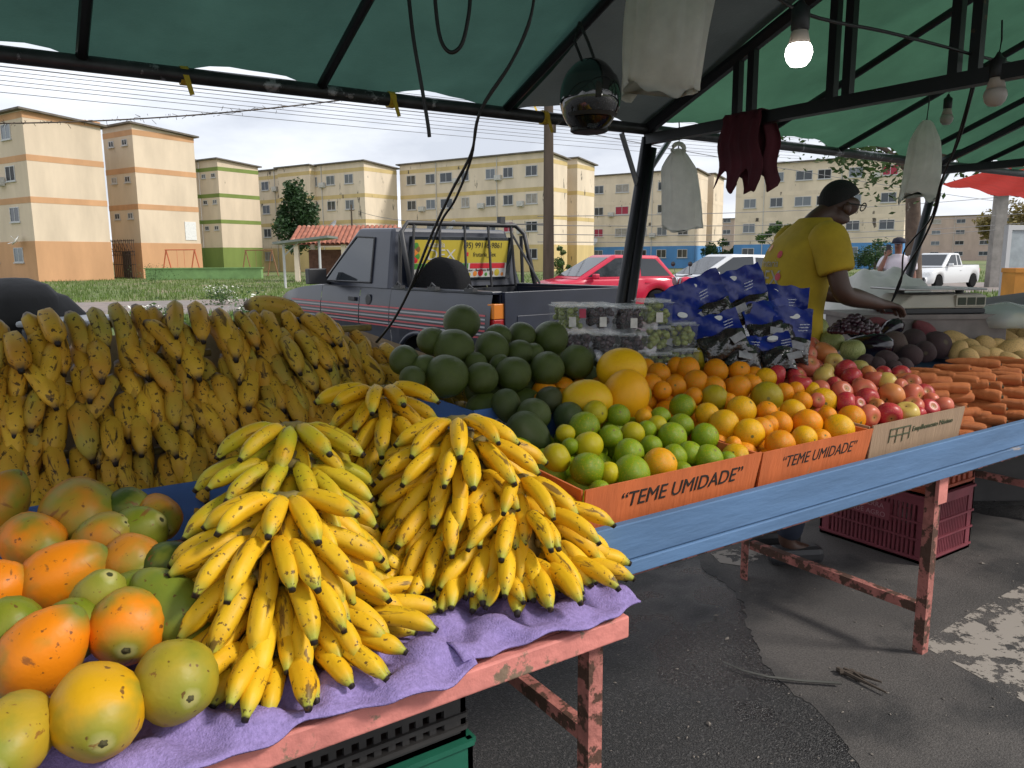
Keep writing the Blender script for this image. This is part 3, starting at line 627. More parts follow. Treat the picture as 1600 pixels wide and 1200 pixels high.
for i, (u, lab) in enumerate(((.62, 'yellow plastic tie on the eave pipe above the orange blocks'), (1.42, 'yellow plastic tie hanging from the eave pipe right of centre rafter'), (2.2, 'yellow tie knotted on the eave pipe left of the helmet'))):
    m = MB(); m.lathe([(.033, -.014), (.033, .014)], 10, 'X'); m.add([(-.01, -.034, 0), (.01, -.034, 0), (.022, -.05, -.07), (.006, -.05, -.075)], [(0, 1, 2, 3)]); m.add([(.0, .034, 0), (.012, .034, .0), (-.02, .04, .06), (-.03, .04, .055)], [(0, 1, 2, 3)])
    tag(m.build('plastic_tie', M_yel, None, (u, RV, RZ)), lab, 'tie', 'yellow ties')

# ------------------------------------------------------------------ tables
M_pink = mat('pink_paint', (0.66, 0.23, 0.19), .7, var=.25, vscale=12, wear=(.22, .15, .10), wscale=11, wthr=.60, bump=.3, bscale=50)
M_rust = mat('pink_rusty_iron', (0.42, 0.15, 0.12), .8, var=.4, vscale=12, wear=(.085, .04, .025), wscale=16, wthr=.49, bump=.5, bscale=60)
M_blue = mat('blue_paint', (0.095, 0.185, 0.335), .7, var=.28, vscale=5, wear=(.34, .30, .28), wscale=9, wthr=.655, bump=.25, bscale=40, stretch=(.25, 1, 1.4))
M_plank = mat('bare_plank', (0.22, 0.15, 0.10), .85, var=.4, vscale=6, stretch=(.15, 1, 1))
def angle_leg(root, u, v, z1, sx=1, sy=1):
    m = MB(); m.box(u, u + .038 * sx, v, v + .005 * sy, 0, z1); m.box(u, u + .005 * sx, v + .005 * sy, v + .038 * sy, 0, z1); m.build('leg', M_rust, root)
pt = empty('pink_table', (0, 0, 0), 0, 'worn pink wooden table on rusty legs carrying papayas and bananas', 'table')
for i in range(10):
    v = 1.17 + i * .155; m = MB(); m.box(-1.6, 1.035, v, v + .15, .657, .697); m.build('plank', M_pink, pt, bevel=.004)
m = MB(); m.box(-1.6, 1.05, 1.14, 1.166, .650, .699); m.build('edge_board', M_pink, pt, bevel=.004)
m = MB(); m.box(.02, .30, 1.165, 1.2, .60, .648); m.build('cleat', M_pink, pt, bevel=.006)
for u, sx in ((.965, 1), (-1.4, 1)):
    angle_leg(pt, u, 1.17, .655, sx, 1); angle_leg(pt, u, 2.6, .655, sx, -1)
    m = MB(); m.box(u + .006, u + .036, 1.21, 2.56, .40, .436); m.build('stretcher', M_rust, pt)
bt = empty('blue_table', (0, 0, 0), 0, 'long blue painted market table on rusty pink legs', 'table')
m = MB(); m.box(1.03, 6.6, 1.318, 1.343, .728, .82); m.build('front_board', M_blue, bt, bevel=.003)
m = MB(); m.box(1.03, 6.6, 1.312, 1.345, .69, .726); m.build('lower_board', M_blue, bt, bevel=.003)
m = MB(); m.box(1.03, 1.055, 1.345, 2.05, .70, .82); m.build('end_board', M_blue, bt)
for i in range(5): m = MB(); m.box(1.056, 6.6, 1.346 + i * .16, 1.346 + i * .16 + .152, .70, .718); m.build('plank', M_plank, bt)
m = MB(); m.add([(1.06, 1.36, .72), (6.6, 1.36, .72), (6.6, 2.12, .925), (1.06, 2.12, .925), (1.06, 2.12, .70), (6.6, 2.12, .70)], [(0, 1, 2, 3), (3, 2, 5, 4)]); m.build('display_board', M_blue, bt)
m = MB(); m.box(1.03, 6.6, 1.36, 1.40, .66, .689); m.build('angle_rail', M_rust, bt)
for u in (2.70, 4.72, 1.30):
    if u > 1.5:
        angle_leg(bt, u, 1.36, .69, 1, 1); m = MB(); m.box(u - .01, u + .05, 1.345, 1.358, .58, .688); m.build('gusset', M_pink, bt)
    angle_leg(bt, u, 2.2, .69, 1, -1)
    if u > 1.5: m = MB(); m.box(u + .006, u + .04, 1.40, 2.16, .15, .186); m.build('stretcher', M_rust, bt)

# purple pulp trays
M_tray = mat('purple_pulp', (0.29, 0.22, 0.47), .95, var=.25, vscale=110, bump=.4, bscale=260, spec=.2)
def tray(ua, ub, va, vb, z, label, tilt=0.0, over=0.03, seed=1):
    r = random.Random(seed); nu, nv = int((ub - ua) / .009), int((vb - va) / .009); vs = []; fs = []
    for i in range(nu + 1):
        for j in range(nv + 1):
            u = ua + (ub - ua) * i / nu; v = va + (vb - va) * j / nv
            wu = u + .02 * math.sin(v * 9 + seed); wv = v + .02 * math.sin(u * 8); cc = math.cos(2 * math.pi * wu / .17) * math.cos(2 * math.pi * (wv - va) / .15); h = .013 * (abs(cc) ** .6) * (1 if cc > 0 else -1) + .007 * math.sin(u * 31 + 1.3) * math.sin(v * 27) + .003 * math.sin(u * 77 + v * 40)
            e = min(1, (v - va) / .05); q = z + .022 + h * (.35 + .65 * e) - (1 - e) * (.012 + .006 * math.sin(u * 23 + seed)) + tilt * (u - ua)
            vs.append((u + .004 * math.sin(v * 40), v + (1 - e) * .014 * math.sin(u * 17 + seed * 2) + .005 * math.sin(u * 61), max(q, z + .004) if v > 1.16 else q))
    for i in range(nu):
        for j in range(nv): a = i * (nv + 1) + j; fs.append((a, a + nv + 1, a + nv + 2, a + 1))
    o = link('pulp_tray', mesh_of('pulp_tray', vs, fs, True), M_tray); md = o.modifiers.new('solid', 'SOLIDIFY'); md.thickness = .004; md.offset = 1
    return tag(o, label, 'tray', 'purple trays')
tray(-.55, .665, 1.118, 1.9, .70, 'purple pulp tray under the papayas and front banana pile', 0, seed=1)
tray(.64, 1.085, 1.135, 1.85, .706, 'purple pulp tray with curled corner under the right-hand banana pile', 0, seed=4)
def cardboard(name, label, x0, x1, y0, y1, z0, zf, zb, m, flare=.02, inner=None, cat='box', back=True, grp=None):
    root = empty(name, (x0, y0, z0), 0, label, cat, grp); w, dp = x1 - x0, y1 - y0; t = .006; h, hb = zf - z0, zb - z0; inner = inner or m
    def panel(nm, a, b, c, d, nrm):
        mm = MB(); nv = Vector(nrm) * t; q = [Vector(k) for k in (a, b, c, d)]
        mm.add(q + [k - nv for k in q], [(0, 1, 2, 3), (7, 6, 5, 4), (0, 4, 5, 1), (1, 5, 6, 2), (2, 6, 7, 3), (3, 7, 4, 0)]); return mm.build(nm, m, root)
    f = panel('front_panel', (0, 0, 0), (w, 0, 0), (w + flare * .3, -flare, h), (-flare * .3, -flare, h), (0, -1, 0))
    panel('side_panel', (0, dp, 0), (0, 0.007, 0), (-flare * .3, .007 - flare * .6, h * .97), (0, dp, hb), (-1, 0, 0))
    panel('side_panel', (w, .007, 0), (w, dp, 0), (w, dp, hb), (w + flare * .3, .007 - flare * .6, h * .97), (1, 0, 0))
    if back: panel('back_panel', (w, dp, 0), (0, dp, 0), (0, dp, hb), (w, dp, hb), (0, 1, 0))
    mm = MB(); mm.box(.008, w - .008, .008, dp - .008, .004, .01); mm.build('bottom', inner, root)
    return root, f
M_card = mat('brown_cardboard', (0.36, 0.24, 0.15), .85, var=.2, vscale=9, bump=.3, bscale=70, stretch=(1.6, 1, .2))
M_orc = mat('orange_cardboard', (0.60, 0.145, 0.04), .75, var=.2, vscale=9, wear=(.40, .20, .10), wscale=14, wthr=.66, stretch=(1.6, 1, .25), bump=.25, bscale=50)
M_blc = mat('blue_cardboard', (0.07, 0.17, 0.46), .75, var=.15, vscale=8)
RX90 = R(90)
def panel_rot(flare, h): return (R(90) - math.atan2(-flare, h) * -1, 0, 0)
bx1, f1 = cardboard('cardboard_box', 'orange TEME UMIDADE cardboard box of green limes at the table corner', 1.125, 1.745, 1.40, 1.80, .745, .905, .92, M_orc, .03, M_card)
text('“TEME UMIDADE”', .058, M_ink, bx1, (.33, -.0212, .108), (R(90) + .18, 0, R(0)), sx=.98, shear=.12)
bx2, f2 = cardboard('cardboard_box', 'second orange TEME UMIDADE box holding ripe oranges', 1.775, 2.30, 1.405, 1.80, .745, .90, .92, M_orc, .03, M_card)
text('“TEME UMIDADE”', .052, M_ink, bx2, (.27, -.0212, .108), (R(90) + .18, 0, 0), sx=.9, shear=.12)
bx3, f3 = cardboard('cardboard_box', 'plain brown cardboard box of apples printed Empilhamento Máximo', 2.33, 2.90, 1.405, 1.80, .745, .905, .92, M_card, .02, M_card)
M_inkg = mat('green_ink', (0.09, 0.10, 0.05), .8)
text('Empilhamento Máximo', .026, M_inkg, bx3, (.37, -.0160, .118), (R(90) + .12, 0, 0), sx=1.1)
m = MB()
for (a, b) in (((.10, .135), (.22, .135)), ((.10, .135), (.10, .09)), ((.22, .135), (.22, .09)), ((.14, .135), (.14, .085)), ((.18, .135), (.18, .085)), ((.10, .11), (.22, .11))):
    m.box(min(a[0], b[0]) - .002, max(a[0], b[0]) + .002, -.0012, 0, min(a[1], b[1]) - .002, max(a[1], b[1]) + .002)
m.build('stacking_mark', M_inkg, bx3, (0, -.0016, .0), (.124, 0, 0))
bx4, f4 = cardboard('cardboard_box', 'long blue cardboard box under the heap of plantains', -.45, 1.30, 2.17, 2.62, .70, .86, .86, M_blc, .02)
text('suai', .06, M_white, bx4, (.56, -.018, .10), (R(90) + .12, R(180), 0))
bx5, f5 = cardboard('cardboard_box', 'blue cardboard box under the heap of round avocados', 1.16, 2.02, 1.97, 2.42, .86, 1.0, 1.0, M_blc, .02)
text('IOI', .05, M_white, bx5, (.08, -.018, .09), (R(90) + .12, R(180), 0))
m = MB(); m.box(0, .86, 0, .45, -.145, -.012); m.build('raised_base', M_card, bx5)

# ------------------------------------------------------------------ crates
def crate(name, label, loc, rz, sx, sy, h, m, nb=9, rails=3, rib=True, handle=True, cat='crate'):
    root = empty(name, loc, rz, label, cat, None); t = .012
    b = MB(); b.box(-sx / 2, sx / 2, -sy / 2, sy / 2, 0, .012); b.build('bottom', m, root)
    for ax, sg, L in (('x', -1, sx), ('x', 1, sx), ('y', -1, sy), ('y', 1, sy)):
        s = MB(); off = (sy if ax == 'x' else sx) / 2 * sg; mm = Matrix.Rotation(0 if ax == 'x' else R(90), 4, 'Z')
        def bb(x0, x1, y0, y1, z0, z1):
            c = [x0, x1, y0, y1, z0, z1]
            if ax == 'x': s.box(c[0], c[1], off + c[2] * sg, off + c[3] * sg, c[4], c[5])
            else: s.box(off + c[2] * sg, off + c[3] * sg, c[0], c[1], c[4], c[5])
        half = L / 2
        bb(-half, half, -t, 0, h - .05, h); bb(-half, half, 0, .008, h - .012, h); bb(-half, half, -t, 0, 0.0, .03); bb(-half, half, 0, .006, .02, .03)
        bb(-half, -half + .05, -t, 0, .03, h - .05); bb(half - .05, half, -t, 0, .03, h - .05)
        for k in range(nb):
            x = -half + .06 + (L - .12) * (k + .5) / nb; w = (L - .12) / nb * .5; bb(x - w / 2, x + w / 2, -t, -.002, .03, h - .05)
        for k in range(rails): z = .03 + (h - .08) * (k + 1) / (rails + 1); bb(-half, half, -.006, .006, z - .005, z + .005)
        if handle: bb(-.14, .14, -t, .002, h * .45, h - .05)
        s.build('side_wall', m, root)
    return root
M_crg = mat('green_crate', (0.012, 0.11, 0.065), .5, var=.25, vscale=7); M_crb = mat('charcoal_crate', (0.045, 0.042, 0.04), .55, var=.3, vscale=7); M_crr = mat('maroon_crate', (0.22, 0.045, 0.06), .6, var=.3, vscale=6); M_cro = mat('red_crate', (0.36, 0.07, 0.03), .6, var=.3)
crate('plastic_crate', 'green plastic crate under the pink table, lower of the visible pair', (.44, 1.45, .236), 0, .58, .38, .234, M_crg, 12)
crate('plastic_crate', 'green plastic crate at floor level below the pink table stack', (.44, 1.45, 0.002), 0, .58, .38, .232, M_crg, 12)
crate('plastic_crate', 'charcoal slotted plastic crate squeezed directly under the pink table top', (.45, 1.45, .472), 0, .54, .36, .125, M_crb, 14, 1, handle=False)
cr_ = crate('plastic_crate', 'maroon slatted plastic crate on the asphalt under the blue table', (3.73, 2.08, .004), 0, .42, .56, .33, M_crr, 20, 2, handle=False)
M_fade = mat('faded_print', (0.42, 0.20, 0.22), .7)
m = MB(); m.box(-.218, -.2125, -.10, .16, .17, .26); m.build('name_plate', M_crr, cr_)
text('SITIO SERRA', .036, M_fade, cr_, (-.2195, .03, .235), (R(90), 0, R(-90))); text('VERDE AGRO', .036, M_fade, cr_, (-.2195, .03, .192), (R(90), 0, R(-90)))
crate('plastic_crate', 'orange red crate stacked on the maroon crate under the blue table', (3.73, 2.08, .336), 0, .42, .54, .30, M_cro, 6, 1, handle=False)
cd_ = crate('plastic_crate', 'black crate with round emblem in shadow at the right edge', (5.35, 2.35, .004), 0, .56, .38, .3, M_crb, 4, 1)
text('SABORPURO', .03, M_fade, cd_, (-.1, -.198, .17), (R(90), 0, 0)); m = MB(); m.lathe([(.10, -.002), (.10, .0)], 24, 'Y'); m.build('emblem', M_crb, cd_, (-.1, -.194, .17))
# litter on the asphalt
p0 = at_plane(1130, 1035, .012, 0, 0)[0]; pts = [at_plane(x, y, .012, 0, 0)[0] - p0 for x, y in ((1130, 1035), (1160, 1048), (1200, 1058), (1250, 1064), (1313, 1068))]
m = MB()
for i in range(4): a, b = pts[i], pts[i + 1]; w = Vector((.002, .007, 0)); m.add([a - w, a + w, b + w, b - w, a - w + Vector((0, 0, .0025)), a + w + Vector((0, 0, .0025)), b + w + Vector((0, 0, .0025)), b - w + Vector((0, 0, .0025))], [(0, 3, 2, 1), (4, 5, 6, 7), (0, 1, 5, 4), (2, 3, 7, 6)])
tag(m.build('dry_leaf_strip', mat('dry_strip', (.085, .085, .075), .7, var=.3), None, p0), 'long dried strip of leaf lying on the asphalt', 'litter')
p0 = at_plane(1345, 1055, .012, 0, 0)[0]; m = MB()
for (a, b) in (((1308, 1045), (1385, 1082)), ((1318, 1046), (1378, 1066)), ((1330, 1048), (1350, 1062)), ((1312, 1050), (1345, 1052))): m.tube([at_plane(*a, .012, 0, 0)[0] - p0, at_plane(*b, .014, 0, 0)[0] - p0], [.009, .003], 6)
tag(m.build('dry_twig', M_wood, None, p0), 'dark forked twig on the asphalt beside the leaf strip', 'litter')
# ------------------------------------------------------------------ bananas
F_ban = fruit('banana_skin', c2=(0.64, 0.32, 0.008), patch=9.0, plo=.45, phi=.75, end0=[((0.30, 0.30, 0.05), .12, .02)], end1=[((0.36, 0.36, 0.045), .80, .93), ((0.02, 0.014, 0.01), .945, .965)],
              speck=(0.07, 0.03, 0.012), sscale=85, sthr=.635, streak=(0.09, 0.04, 0.014), streak_thr=.605, rough=.5, bump=.2, bscale=60)
F_plan = fruit('plantain_skin', c2=(0.48, 0.23, 0.022), patch=8.0, plo=.4, phi=.7, end0=[((0.14, 0.09, 0.04), .14, .04)], end1=[((0.10, 0.055, 0.02), .86, .95), ((0.014, 0.011, 0.01), .93, .96)],
               speck=(0.03, 0.016, 0.01), sscale=60, sthr=.605, streak=(0.05, 0.025, 0.012), streak_thr=.60, rough=.55, bump=.2, bscale=60)
BAN = [finger_mesh('banana', L, r, R(b), tip=.36, stem=.12, ridges=5, ramp=.07, n=15, start=R(st)) for (L, r, b, st) in ((.172, .0205, 46, 16), (.160, .0215, 38, 10), (.180, .0198, 58, 22), (.166, .022, 30, 8))]
PLA = [finger_mesh('plantain', L, r, R(b), tip=.28, stem=.05, ridges=5, ramp=.10, n=15, start=R(st)) for (L, r, b, st) in ((.21, .0305, 40, 12), (.225, .029, 52, 18), (.195, .032, 30, 8), (.205, .028, 46, 14))]
M_crown = mat('banana_crown', (0.20, 0.15, 0.04), .8, var=.4, vscale=30)
rb = random.Random(21)
def ban_col(green=0.0):
    k = rb.uniform(.88, 1.08); y = Vector((0.74, 0.435, 0.012)) * k; gcol = Vector((0.33, 0.36, 0.02)); q = y.lerp(gcol, green * rb.uniform(.4, 1.0)); return tuple(q)
def hand(name, finger, meshes, fm, loc, az, n, spread, pitch, rcrown, colf, label, cat, grp, jit=5, two=True, scale=.9):
    root = empty(name, loc, 0, label, cat, grp)
    for k in range(n):
        f = (k + .5) / n - .5; a = az + spread * f + R(rb.uniform(-jit, jit)); row = (k % 2) if two else 0
        p = pitch + R(rb.uniform(-6, 6)) + (R(16) if row else 0); s = scale * rb.uniform(.92, 1.08)
        while p > R(2) and loc[2] - .026 * row - .15 * s * math.sin(p + R(14)) < .742: p -= R(3)
        c = (math.cos(a) * rcrown * (.75 if row else 1), math.sin(a) * rcrown * (.75 if row else 1), -.026 * row)
        link(finger, meshes[rb.randrange(len(meshes))], fm, root, c, Euler((R(rb.uniform(-16, 16)), p, a), 'XYZ').to_matrix(), (s, s, s), colf())
    m = MB(); ring = [(math.cos(az + spread * (q / 6 - .5)) * rcrown * .9, math.sin(az + spread * (q / 6 - .5)) * rcrown * .9, .0) for q in range(7)]
    m.tube([Vector(q) for q in ring], [.010] + [.014] * 5 + [.010], 7); m.build('crown', M_crown, root, smooth=True)
    return root
ORD = ['top', 'second', 'third', 'fourth', 'fifth', 'lowest']
def mound(cu, cv, ztop, layers, green, nm, half=150, dz=.058, r0=.022, dr=.028, pit0=8, dp=7, nf=8, ztip=.735):
    cen = math.atan2(-cv, -cu); z = ztop
    for k in range(layers):
        rc = r0 + dr * k; pitch = R(pit0 + dp * k); cnt = 1 if k == 0 else (2 if k == 1 else (3 if k < 4 else 4)); off = (k % 2) * .5; half_k = 88 if k == 0 else (120 if k == 1 else half)
        for i in range(cnt):
            az = cen + R(half_k) * 2 * ((i + .5 + (off - .25) * (.7 if cnt > 1 else 0)) / cnt - .5) + R(rb.uniform(-9, 9))
            side = ['left', 'middle', 'right'] if cnt == 3 else ['front'] if cnt == 1 else (['left', 'right'] if cnt == 2 else ['far left', 'left', 'right', 'far right'])
            sd_ = side[cnt - 1 - i] if False else side[i]
            hand('banana_hand', 'banana', BAN, F_ban, (cu + rb.uniform(-.018, .018) + (.02 if k == 0 else 0), cv + rb.uniform(-.018, .018) + (.035 if k == 0 else 0), z + rb.uniform(-.014, .012)), az, nf + (1 if k else 2), R(half_k * 2 / cnt * .98), pitch + R(rb.uniform(-5, 7)), rc, lambda: ban_col(green if k < 3 else green * .5),
                 'bananas of the %s, %s tier, %s' % (nm, ORD[k], sd_), 'bananas', 'banana hands on the pink table')
        z -= dz
    m = MB(); m.tube([(0, 0, ztop - .03), (0, 0, ztop - .03 - dz * layers)], [.03, .06 + dr * layers * .6], 10); tag(m.build('banana_stalk', M_crown, None, (cu, cv, 0)), 'hidden stalk core inside the ' + nm, 'stalk', 'banana stalks')
mound(.405, 1.415, .995, 5, .12, 'front left pile')
mound(.475, 1.60, 1.08, 6, .85, 'green-tipped back left pile')
mound(.865, 1.52, 1.085, 6, .1, 'right pile nearest the limes')
mound(.925, 1.395, .955, 4, .08, 'low pile at the table corner', r0=.03)
mound(.79, 1.80, 1.11, 6, .1, 'rear pile before the avocados')

# ------------------------------------------------------------------ plantains
def pla_col():
    k = rb.uniform(.75, 1.12); c = Vector((0.60, 0.36, 0.03)) * k; return tuple(c.lerp(Vector((0.24, 0.26, 0.05)), rb.choice((0, 0, 0, .2, .6))))
def top_z(u):   # uneven top line of the heap
    return 1.30 + .03 * math.sin(u * 5.1) - max(0, (u - .90)) * .66 - (.05 if u < -.05 else 0)
rows = 10; seen = 0
for k in range(rows):
    u = -.48 + .03 * (k % 2); hi = 0
    while u < 1.66:
        z = .84 + (top_z(u) - .84) * (k + .5) / rows * 1.04; n = rb.choice((5, 6, 6, 7)); step = .056
        v = 2.24 + .055 * k * .56 + .04
        root = empty('plantain_hand', (u, v, z), 0, 'ripe plantain hand, %s row of the heap, %s' % (['bottom', 'second', 'third', 'fourth', 'fifth', 'sixth', 'seventh', 'eighth', 'ninth', 'topmost'][k], '%s from the left end' % ['first', 'second', 'third', 'fourth', 'fifth', 'sixth', 'seventh', 'eighth', 'ninth', 'tenth'][hi]), 'plantains', 'plantain hands heaped behind the bananas')
        for i in range(n):
            du = i * step + rb.uniform(-.012, .012)
            if u + du > 1.68: break
            zz = (.84 + (top_z(u + du) - .84) * (k + .5) / rows * 1.04) - z
            a = R(-90 + rb.gauss(4, 14)) + R(8) * (u + du - .6); pz = R(rb.uniform(22, 56))
            s = rb.uniform(.78, .96)
            link('plantain', PLA[rb.randrange(4)], F_plan, root, (du, rb.uniform(-.03, .03), zz + rb.uniform(-.014, .014)), Euler((R(rb.uniform(-25, 25)), pz, a), 'XYZ').to_matrix(), (s, s, s), pla_col())
        m = MB(); m.tube([(.02, .01, -.055), (max(.05, (n - 1) * step) * .7, .01, -.055)], .012, 7); m.build('crown', M_crown, root, smooth=True)
        u += n * step + rb.uniform(-.01, .012); hi += 1
for i, (px, py, d, az) in enumerate(((430, 478, 2.62, 8), (415, 505, 2.60, 4), (385, 523, 2.55, 6), (470, 520, 2.58, -50), (425, 545, 2.57, 14))):   # a loose hand lying across the top
    p = at_d(px, py, d); 
    if i == 0: lr = empty('plantain_hand', p, 0, 'loose hand of plantains lying sideways on top of the heap', 'plantains', 'plantain hands heaped behind the bananas'); p0 = p
    w = c2w(math.cos(R(az)), math.sin(R(az))); an = math.atan2(w.y, w.x)
    link('plantain', PLA[i % 4], F_plan, lr, p - p0 - Vector((math.cos(an), math.sin(an), 0)) * .1, Euler((0, R(4), an), 'XYZ').to_matrix(), (1, 1, 1), (0.46, 0.32, 0.05))
m = MB(); m.add([(-.5, 2.55, .72), (1.72, 2.55, .72), (1.72, 2.75, .95), (1.1, 2.8, 1.2), (-.5, 2.8, 1.22)], [(0, 1, 2, 3, 4)]); m.add([(-.5, 2.8, .7), (1.72, 2.8, .7), (1.72, 2.8, .95), (1.1, 2.82, 1.2), (-.5, 2.82, 1.22)], [(0, 4, 3, 2, 1)])
tag(m.build('backing_board', M_card, None), 'cardboard backing sheet holding up the plantain heap', 'board')

# ------------------------------------------------------------------ papayas
F_pap = fruit('papaya_skin', c2=(0.22, 0.22, 0.022), patch=9.0, plo=.46, phi=.70, end0=[((0.24, 0.25, 0.03), .26, .05), ((0.40, 0.36, 0.12), .08, .03), ((.05, .05, .02), .02, .01)], end1=[((0.16, 0.19, 0.03), .82, .97)],
              speck=(0.11, 0.04, 0.012), sscale=60, sthr=.67, streak=(0.20, 0.07, 0.015), streak_thr=.64, rough=.46, bump=.25, bscale=45)
pp = [(.0015, 0.0), (.012, -.002), (.030, .008), (.05, .026), (.064, .052), (.068, .08), (.064, .108), (.054, .134), (.040, .156), (.026, .170), (.014, .178), (.006, .181)]
PAP = [lathe_mesh('papaya', [(r * k, z * l - .09 * l) for r, z in pp], 24, 5, .022, .012, s) for (k, l, s) in ((1, 1, 1), (1.05, .86, 2), (.94, 1.1, 3))]
st_ = MB(); sv = [(0, 0, -.0012)]
for k in range(10): q_ = .013 if k % 2 == 0 else .0045; sv.append((q_ * math.cos(k * .6283), q_ * math.sin(k * .6283), .0035 if k % 2 == 0 else .0006))
st_.add(sv, [(0, 1 + (k + 1) % 10, 1 + k) for k in range(10)]); STAR = mesh_of('blossom_end', st_.v, st_.f, False); M_star = mat('blossom_scar', (.07, .06, .02), .8)
PO = (0.74, 0.215, 0.004); PY = (0.62, 0.33, 0.006); PG = (0.15, 0.185, 0.008); PD = (0.045, 0.075, 0.008); PB = (0.50, 0.19, 0.015)
#        px, py, pixel radius, dir of the blossom end in the picture (deg, 0 = right, 90 = up), toward-camera share, colour, label
PAPS = [(150, 1105, 75, -85, .75, PY, 'big yellow-green papaya at the front edge of the purple tray'), (272, 1062, 66, -55, .72, (0.36, .27, .02), 'green-bottomed papaya touching the front banana pile'),
        (22, 1145, 68, -120, .5, (.42, .28, .02), 'half green papaya cut off at the lower left corner'), (68, 1018, 66, -130, .30, PO, 'long orange papaya lying diagonally at the left'),
        (200, 975, 61, -100, .72, PO, 'round orange papaya with star-shaped blossom end facing forward'), (268, 952, 60, -40, .3, (.15, .19, .02), 'green papaya half hidden by the banana tips'),
        (100, 900, 57, -150, .35, PO, 'orange papaya resting above the round one'), (204, 878, 47, -40, .72, PB, 'reddish green papaya leaning toward the bananas'),
        (48, 845, 51, -30, .6, PO, 'orange papaya in the upper left of the papaya heap'), (124, 803, 60, -80, .6, PB, 'large dull brownish papaya at the top of the heap'),
        (-6, 920, 48, -160, .4, PO, 'orange papaya cut by the left picture edge in the middle'), (-12, 800, 52, -120, .4, PB, 'dark orange papaya at the left edge under the plantains'),
        (208, 838, 45, 30, .1, PG, 'green papaya lying behind the reddish one'), (196, 800, 34, 20, .2, PD, 'dark green papaya beside the blue box'),
        (246, 806, 33, -60, .5, PB, 'small orange papaya at the back by the bananas'), (262, 886, 40, 0, .2, PD, 'dark green papaya wedged beside the green-tipped bananas'),
        (20, 985, 52, 140, .2, PG, 'green papaya under the long orange one'), (152, 945, 45, 60, .2, (.3, .26, .03), 'yellow-green papaya tucked behind the round orange one'),
        (158, 850, 46, 40, .1, PB, 'papaya mostly hidden in the middle of the heap'), (105, 985, 40, 10, .1, PG, 'green papaya filling the gap below the orange ones'), (215, 930, 40, 0, .1, PG, 'green papaya hidden between its neighbours')]
RIGHT = c2w(1, 0); FWD = c2w(0, 1); UPV = Vector((0, 0, 1))
def orient(axis, spin=0.0):      # rotation taking local -Z (blossom end) onto axis
    return (axis.normalized().to_track_quat('-Z', 'Y') @ Euler((0, 0, spin)).to_quaternion()).to_matrix()
for i, (px, py, pr, ang, tow, col, lab) in enumerate(PAPS):
    p, d = at_plane(px, py, .795, 1.22, .17); s = pr * d / FPX / .068
    s = min(max(s, .75), 1.28)
    ax = (RIGHT * math.cos(R(ang)) + UPV * math.sin(R(ang))) * math.sqrt(1 - tow * tow) - FWD * tow
    if tow >= .5: ax = (Vector((0, 0, H)) - p).normalized() * .86 + (RIGHT * math.cos(R(ang)) + UPV * math.sin(R(ang))) * .5
    p.z = max(p.z, .73 + .06 * s)
    o = link('papaya', PAP[i % 3], F_pap, None, p, orient(ax, i * 1.3), (s, s, s), col); tag(o, lab, 'papaya', 'papayas on the pink table')
    if tow >= .3: link('blossom_end', STAR, M_star, o, (0, 0, -.0925 * (1, .86, 1.1)[i % 3]))

# ------------------------------------------------------------------ round fruit heaps
Z4 = lambda x, y, r: (600 + .34375 * x, 440 + .34375 * y, r * .34375)
Z5 = lambda x, y, r: (1050 + .34375 * x, 440 + .34375 * y, r * .34375)
F_or = fruit('orange_skin', wobble=.015, c2=(0.26, 0.27, 0.02), patch=14.0, plo=.58, phi=.74, end0=[((0.10, 0.09, 0.02), .035, .02)], speck=(0.10, 0.05, 0.01), sscale=90, sthr=.74, rough=.40, bump=.35, bscale=330)
F_lime = fruit('lime_skin', wobble=.015, c2=(0.42, 0.32, 0.012), patch=12.0, plo=.52, phi=.74, end0=[((0.16, 0.14, 0.03), .035, .02)], speck=(0.13, 0.10, 0.02), sscale=80, sthr=.75, rough=.36, bump=.3, bscale=330)
F_app = fruit('apple_skin', wobble=.015, c2=(0.55, 0.24, 0.05), patch=16.0, plo=.50, phi=.85, end0=[((0.42, 0.24, 0.07), .16, .0), ((0.08, 0.05, 0.02), .025, .01)], end1=[((0.46, 0.30, 0.09), .84, 1.0), ((.14, .10, .03), .97, .99)], speck=(0.62, 0.42, 0.2), sscale=150, sthr=.72, rough=.36, bump=.04, stretch=(1, 1, .35))
F_avo = fruit('avocado_skin', c2=(0.045, 0.062, 0.014), patch=30.0, plo=.42, phi=.62, speck=(0.10, 0.11, 0.03), sscale=130, sthr=.64, rough=.36, bump=.5, bscale=160, spec=.45)
F_mel = fruit('melon_skin', wobble=.015, c2=(0.72, 0.34, 0.006), patch=10.0, plo=.5, phi=.8, end1=[((0.50, 0.36, 0.12), .965, .985)], speck=(0.35, 0.18, 0.04), sscale=60, sthr=.72, rough=.42, bump=.15, bscale=60)
F_squ = fruit('squash_skin', wobble=.015, c2=(0.16, 0.20, 0.05), patch=20.0, plo=.45, phi=.6, stretch=(1.6, 1.6, .12), rough=.45, bump=.1, end1=[((.2, .15, .07), .96, .98)])
F_root = fruit('root_skin', wobble=.015, c2=(0.06, 0.04, 0.03), patch=14.0, plo=.45, phi=.7, speck=(0.03, 0.02, 0.015), sscale=60, sthr=.66, rough=.75, bump=.5, bscale=60, end1=[((.10, .08, .05), .93, .97)])
F_pot = fruit('potato_skin', c2=(0.26, 0.16, 0.075), patch=14.0, plo=.45, phi=.72, speck=(0.12, 0.07, 0.035), sscale=90, sthr=.68, rough=.7, bump=.3, bscale=70)
